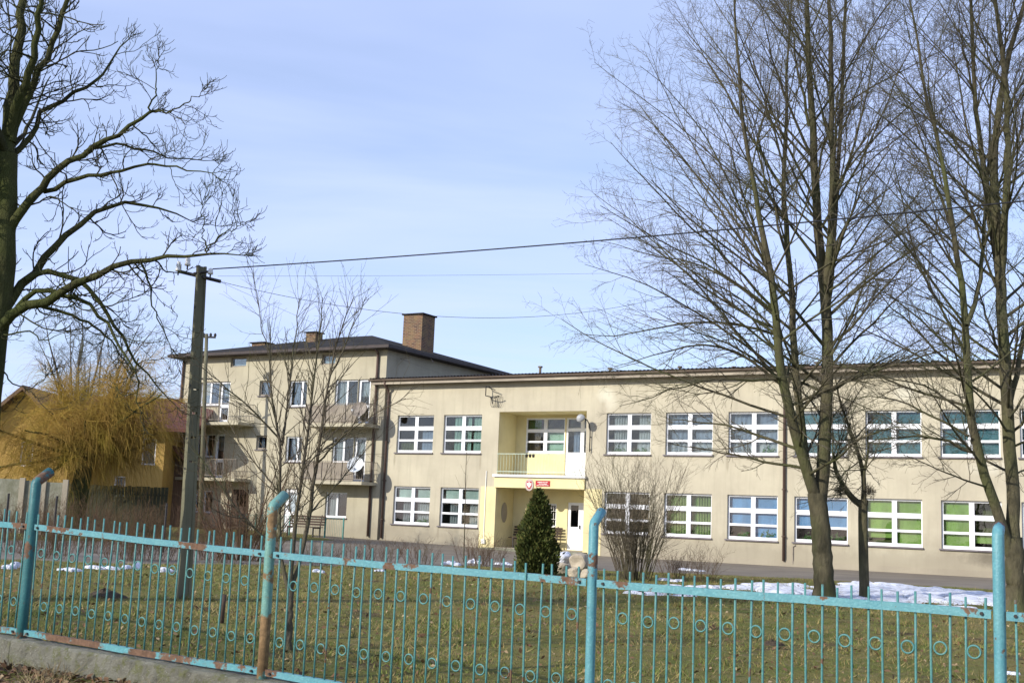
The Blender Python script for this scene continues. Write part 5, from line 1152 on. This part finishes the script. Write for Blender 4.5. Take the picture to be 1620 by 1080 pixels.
# stake and molehill on the lawn, the heaps in plain dark brown
p = ground(350, 985); o = MB().tube([p - [0, 0, .1], p + [.005, 0, .2], p + [.012, .01, .34]], [.032, .03, .026], 8).build('wooden_stake', M['wood_dark'], None, True); tag(o, 'short dark wooden stake stuck in the lawn behind the fence', 'stake')
for (u, v, s, lb) in ((165, 944, .28, 'dark molehill on the lawn beyond the leftmost fence panel'), (1222, 1020, .16, 'small low molehill on the lawn below the thick tree')):
    p = ground(u, v); rg = np.random.default_rng(u); mbm = MB()
    na = 22
    for k in range(6):
        f = k / 5
        for j in range(na):
            a = 2 * math.pi * j / na; rr_ = s * f * (1 + .2 * math.sin(3 * a + 1) + .1 * math.sin(7 * a)) ; mbm.v.append((p[0] + rr_ * math.cos(a), p[1] + rr_ * .8 * math.sin(a), p[2] + .38 * s * (1 - f ** 1.5) + rg.normal(0, .012) - (.03 if k == 5 else 0)))
    for k in range(5):
        for j in range(na): mbm.f.append((k * na + j, (k + 1) * na + j, (k + 1) * na + (j + 1) % na, k * na + (j + 1) % na))
    tag(mbm.build('mound', M['mound_brown'], None), lb, 'mound')

# ------------------------------------------------------------------ the neighbours on the far side of the drive
def far_tree(name, label, base, h, wd, seed, mat, ns=9, group=None, per=(14, 9, 5), r0=.16):
    rg = np.random.default_rng(seed); P, R = grow(base[None] - [[0, 0, .2]], np.array([[.03, 0, 1.0]]), np.array([h * .32]), np.array([r0]), 10, .02, .02, .8, rg); stems = [(resample(P[0], 16), np.linspace(r0, r0 * .8, 16))]
    S = np.repeat(P[:, -1], ns, 0); a = np.arange(ns) * 2.4 + rg.uniform(0, .5, ns); D = np.stack([np.cos(a) * rg.uniform(.15, .65, ns), np.sin(a) * rg.uniform(.15, .65, ns), np.ones(ns)], 1)
    P0, R0 = grow(S, D, h * .66 * rg.uniform(.7, 1.05, ns), rg.uniform(.45, .7, ns) * r0, 12, .06, .02, .15, rg); crown = [(P0, R0, 6)]
    S, D, t, Ln, r = spawn(P0, R0, per[0], .1, 1, math.radians(42), .15, .45, rg, .012); P1, R1 = grow(S, D, wd * .5 * (1.05 - .6 * t) * rg.uniform(.5, 1.1, len(S)), r, 7, .08, .03, .3, rg); crown.append((P1, R1, 4))
    S, D, t, Ln, r = spawn(P1, R1, per[1], .15, 1, math.radians(42), .2, .55, rg, .008); P2, R2 = grow(S, D, (.15 + .35 * Ln) * rg.uniform(.5, 1.2, len(S)), r, 4, .1, .03, .5, rg); crown.append((P2, R2, 3))
    S, D, t, Ln, r = spawn(P2, R2, per[2], .2, 1, math.radians(42), .2, .7, rg, .006); P3, R3 = grow(S, D, (.1 + .4 * Ln) * rg.uniform(.5, 1.2, len(S)), r, 2, .1, .0, .6, rg); crown.append((P3, R3, 3))
    return put_tree(name, label, 'tree', base, stems, crown, mat, mat, group)
def far_base(u, y): p = at(u, 815, y); return np.array([p[0], y, .4])
far_tree('round_tree', 'round-crowned grey bare tree behind the golden willow', far_base(122, 84), 15.2, 6.2, 5, M['twig_far'], 16, r0=.22, per=(14, 8, 4))
far_tree('far_tree', 'hazy small bare tree between the yellow house and the flats', far_base(262, 120), 13.2, 5, 6, M['twig_far'], 8, per=(10, 7, 4))
far_tree('far_tree', 'bare tree at the photo edge behind the yellow gable', far_base(12, 92), 10.5, 4.5, 8, M['twig_far'], 8, per=(10, 7, 4))

def willow():
    rg = np.random.default_rng(44); y0 = 46.0; base = gy(118, y0); t = thing('willow_tree', 'golden yellow willow with a cloud of thin twigs before the yellow house', 'tree', tuple(base))
    trunk = resample([base - [0, 0, .2], base + [.05, 0, 1.2], base + [.25, 0, 2.9]], 10)
    tubes('trunk', [(trunk[None], np.linspace(.40, .30, 10)[None], 12)], M['bark_chestnut'], t, base)
    ns = 22; S = np.repeat(trunk[-1][None], ns, 0); a = np.arange(ns) * 2.4; e = rg.uniform(-.15, 1.4, ns); D = np.stack([np.cos(a), np.sin(a) * .8, e], 1)
    P0, R0 = grow(S, D, rg.uniform(1.7, 3.6, ns) * np.where(np.abs(np.cos(a)) > .6, 1.25, .95), np.full(ns, .09), 10, .09, .0, .3, rg)
    for k in range(ns): tubes('limb', [(P0[k:k + 1], R0[k:k + 1], 6)], M['bark_chestnut'], t, base)
    S, D, tt, Ln, r = spawn(P0, R0, 16, .15, 1, math.radians(50), .3, .35, rg, .013); P1, R1 = grow(S, D, rg.uniform(.5, 1.5, len(S)), np.clip(r, .01, .02), 6, .12, .03, .4, rg)
    S, D, tt, Ln, r = spawn(P1, R1, 36, .05, 1, math.radians(55), .4, .4, rg, .0042); L = rg.uniform(.3, 1.8, len(S))
    D[:, 2] += .15; P2, R2 = grow(S, D, L, np.clip(r, .0045, .006), 4, .11, -.10, .6, rg, -.75)
    tubes('crown', [(P1, R1, 4), (P2, R2, 3)], M['willow'], t, base)
willow()

def fr(u, y): return at(u, 815, y)[0]
house = thing('yellow_house', 'yellow plastered house with a brown gable and dark red roof behind the willow', 'house', (fr(90, 60), 60.0, 0.4))
def house_box(x0, x1, y0, y1, z0, z1, name='wall', mat='house_yellow', hs=()):
    mb = MB(); holed(mb, x0, x1, z0, z1, y0, [tuple(h) + (.12,) for h in hs], .12); mb.quad((x0, y0, z0), (x0, y1, z0), (x0, y1, z1), (x0, y0, z1)); mb.quad((x1, y0, z0), (x1, y1, z0), (x1, y1, z1), (x1, y0, z1)); mb.quad((x0, y1, z0), (x1, y1, z0), (x1, y1, z1), (x0, y1, z1))
    return mb.build(name, M[mat], house)
M['red_roof'] = plain('dark_red_roof', (0.13, 0.045, 0.04), (0.085, 0.032, 0.03), 2, 0.8, .3, stretch=(3, 1, 1)); M['board'] = plain('brown_boards_and_shade', (0.16, 0.10, 0.06), (0.10, 0.06, 0.04), 3, .8, .2, stretch=(6, 1, .3))
hx0, hx1 = fr(96, 60), fr(252, 60)
hw = [(fr(216, 60), fr(238, 60), 3.6, 4.9), (fr(176, 60), fr(194, 60), 2.0, 3.0), (fr(130, 60), fr(150, 60), 3.6, 4.8)]
house_box(hx0, hx1, 60, 68, .2, 5.35, hs=hw)
for a, b, c, d in hw:
    wn = window(house, a - ORG[house.name][0], .06, c - .4, b - a, d - c, ((.07, (b - a) - .07),), ((.07, d - c - .07),), M['white'], M['glass_dark'])
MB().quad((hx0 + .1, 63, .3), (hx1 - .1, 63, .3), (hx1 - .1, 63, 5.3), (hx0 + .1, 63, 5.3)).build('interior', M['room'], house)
mb = MB(); mb.prism([(59.3, 5.25), (64, 7.1), (68.7, 5.25), (68.7, 5.42), (64, 7.28), (59.3, 5.42)], hx0 - .3, hx1 + 1.7, 0); mb.build('roof', M['red_roof'], house)
gx0, gx1, gxm = fr(-62, 57), fr(100, 57), fr(62, 57)
ga0, ga1 = 2 * gxm - gx1 - 2.2, gx1
mb = MB(); holed(mb, ga0, ga1, .2, 4.7, 57.0, [(fr(22, 57), fr(42, 57), 3.2, 4.4, .12)], .12); xm = (ga0 + ga1) / 2; mb.quad((ga0, 57, 4.7), (ga1, 57, 4.7), (xm, 57, 6.75)); mb.quad((ga1, 57, .2), (ga1, 66, .2), (ga1, 66, 4.7), (ga1, 57, 4.7)); mb.quad((ga0, 57, .2), (ga0, 66, .2), (ga0, 66, 4.7), (ga0, 57, 4.7)); mb.build('gable_wall', M['house_yellow'], house)
wn = window(house, fr(22, 57) - ORG[house.name][0], -2.94, 2.8, fr(42, 57) - fr(22, 57), 1.2, ((.07, fr(42, 57) - fr(22, 57) - .07),), ((.07, 1.13),), M['white'], M['glass_dark'])
MB().quad((ga0 + .1, 58.5, .3), (ga1 - .1, 58.5, .3), (ga1 - .1, 58.5, 4.6), (ga0 + .1, 58.5, 4.6)).build('interior', M['room'], house)
mb = MB(); e = .5; sl = (6.75 - 4.7) / (xm - ga0)
mb.prism([(ga0 - e, 4.7 - sl * e), (xm, 6.75), (ga1 + e, 4.7 - sl * e), (ga1 + e, 4.9 - sl * e), (xm, 6.97), (ga0 - e, 4.9 - sl * e)], 56.3, 66.5, 1); mb.build('gable_roof', M['board'], house)
house_box(fr(255, 62), fr(292, 62), 62, 70, .2, 4.4, 'annex', 'board')  # dark brown here paints in the shade on the annex wall
mb = MB(); ax0, ax1 = fr(243, 62), fr(300, 62); mb.prism([(ax0, 5.3), (ax0, 5.45), (ax1, 3.8), (ax1, 3.6)], 61.3, 70.5, 1); mb.build('annex_roof', M['red_roof'], house)
# grey wall and dark board fence in front of it
gw = thing('concrete_wall', 'grey concrete panel wall before the yellow house', 'wall', (fr(40, 42), 42.0, .5))
for a, b, dz, mt in ((-70, -22, .05, 'concrete'), (-21, 32, 0, 'concrete'), (33, 66, -.03, 'concrete'), (67, 101, -.06, 'concrete')): MB().box(fr(a, 42), fr(b, 42), 41.95 + dz * .3, 42.1 + dz * .3, .3, 2.33 + dz).build('panel', M[mt], gw)
for a in (-22, 32.5, 66.5, 101): MB().box(fr(a, 42) - .09, fr(a, 42) + .09, 41.85, 41.94, .3, 2.38).build('pillar', M['plinth_grey'], gw)
bf = thing('board_fence', 'dark green board fence behind the willow trunk', 'fence', (fr(180, 49), 49.0, .4))
M['dark_board'] = plain('dark_board', (0.075, 0.075, 0.042), (0.045, 0.045, 0.028), 2, .9, .3, stretch=(4, 1, .4))
bd = MB().box(0, .135, 0, .025, 0, 1.95).me('board', M['dark_board']); rr = random.Random(2); x = fr(104, 49)
while x < fr(262, 49):
    link('board', bd, bf, (x - ORG[bf.name][0], rr.uniform(-.01, .01), rr.uniform(-.02, .02))); x += .15
for z in (.6, 1.6): MB().box(fr(104, 49), fr(262, 49), 49.03, 49.08, .4 + z, .48 + z).build('rail', M['dark_board'], bf)
for u in (10, 87, 262):
    p = gy(u, 33.5) ; o = MB().tube([p - [0, 0, .1], p + [0, 0, 1.35]], .03, 6).build('thin_post', M['dark_iron'], None)
    tag(o, {10: 'thin dark iron post before the grey concrete wall, at the photo edge', 87: 'thin dark iron post before the grey wall, near the bent fence post', 262: 'thin dark iron post before the corner of the flats'}[u], 'post', 'thin posts across the drive')
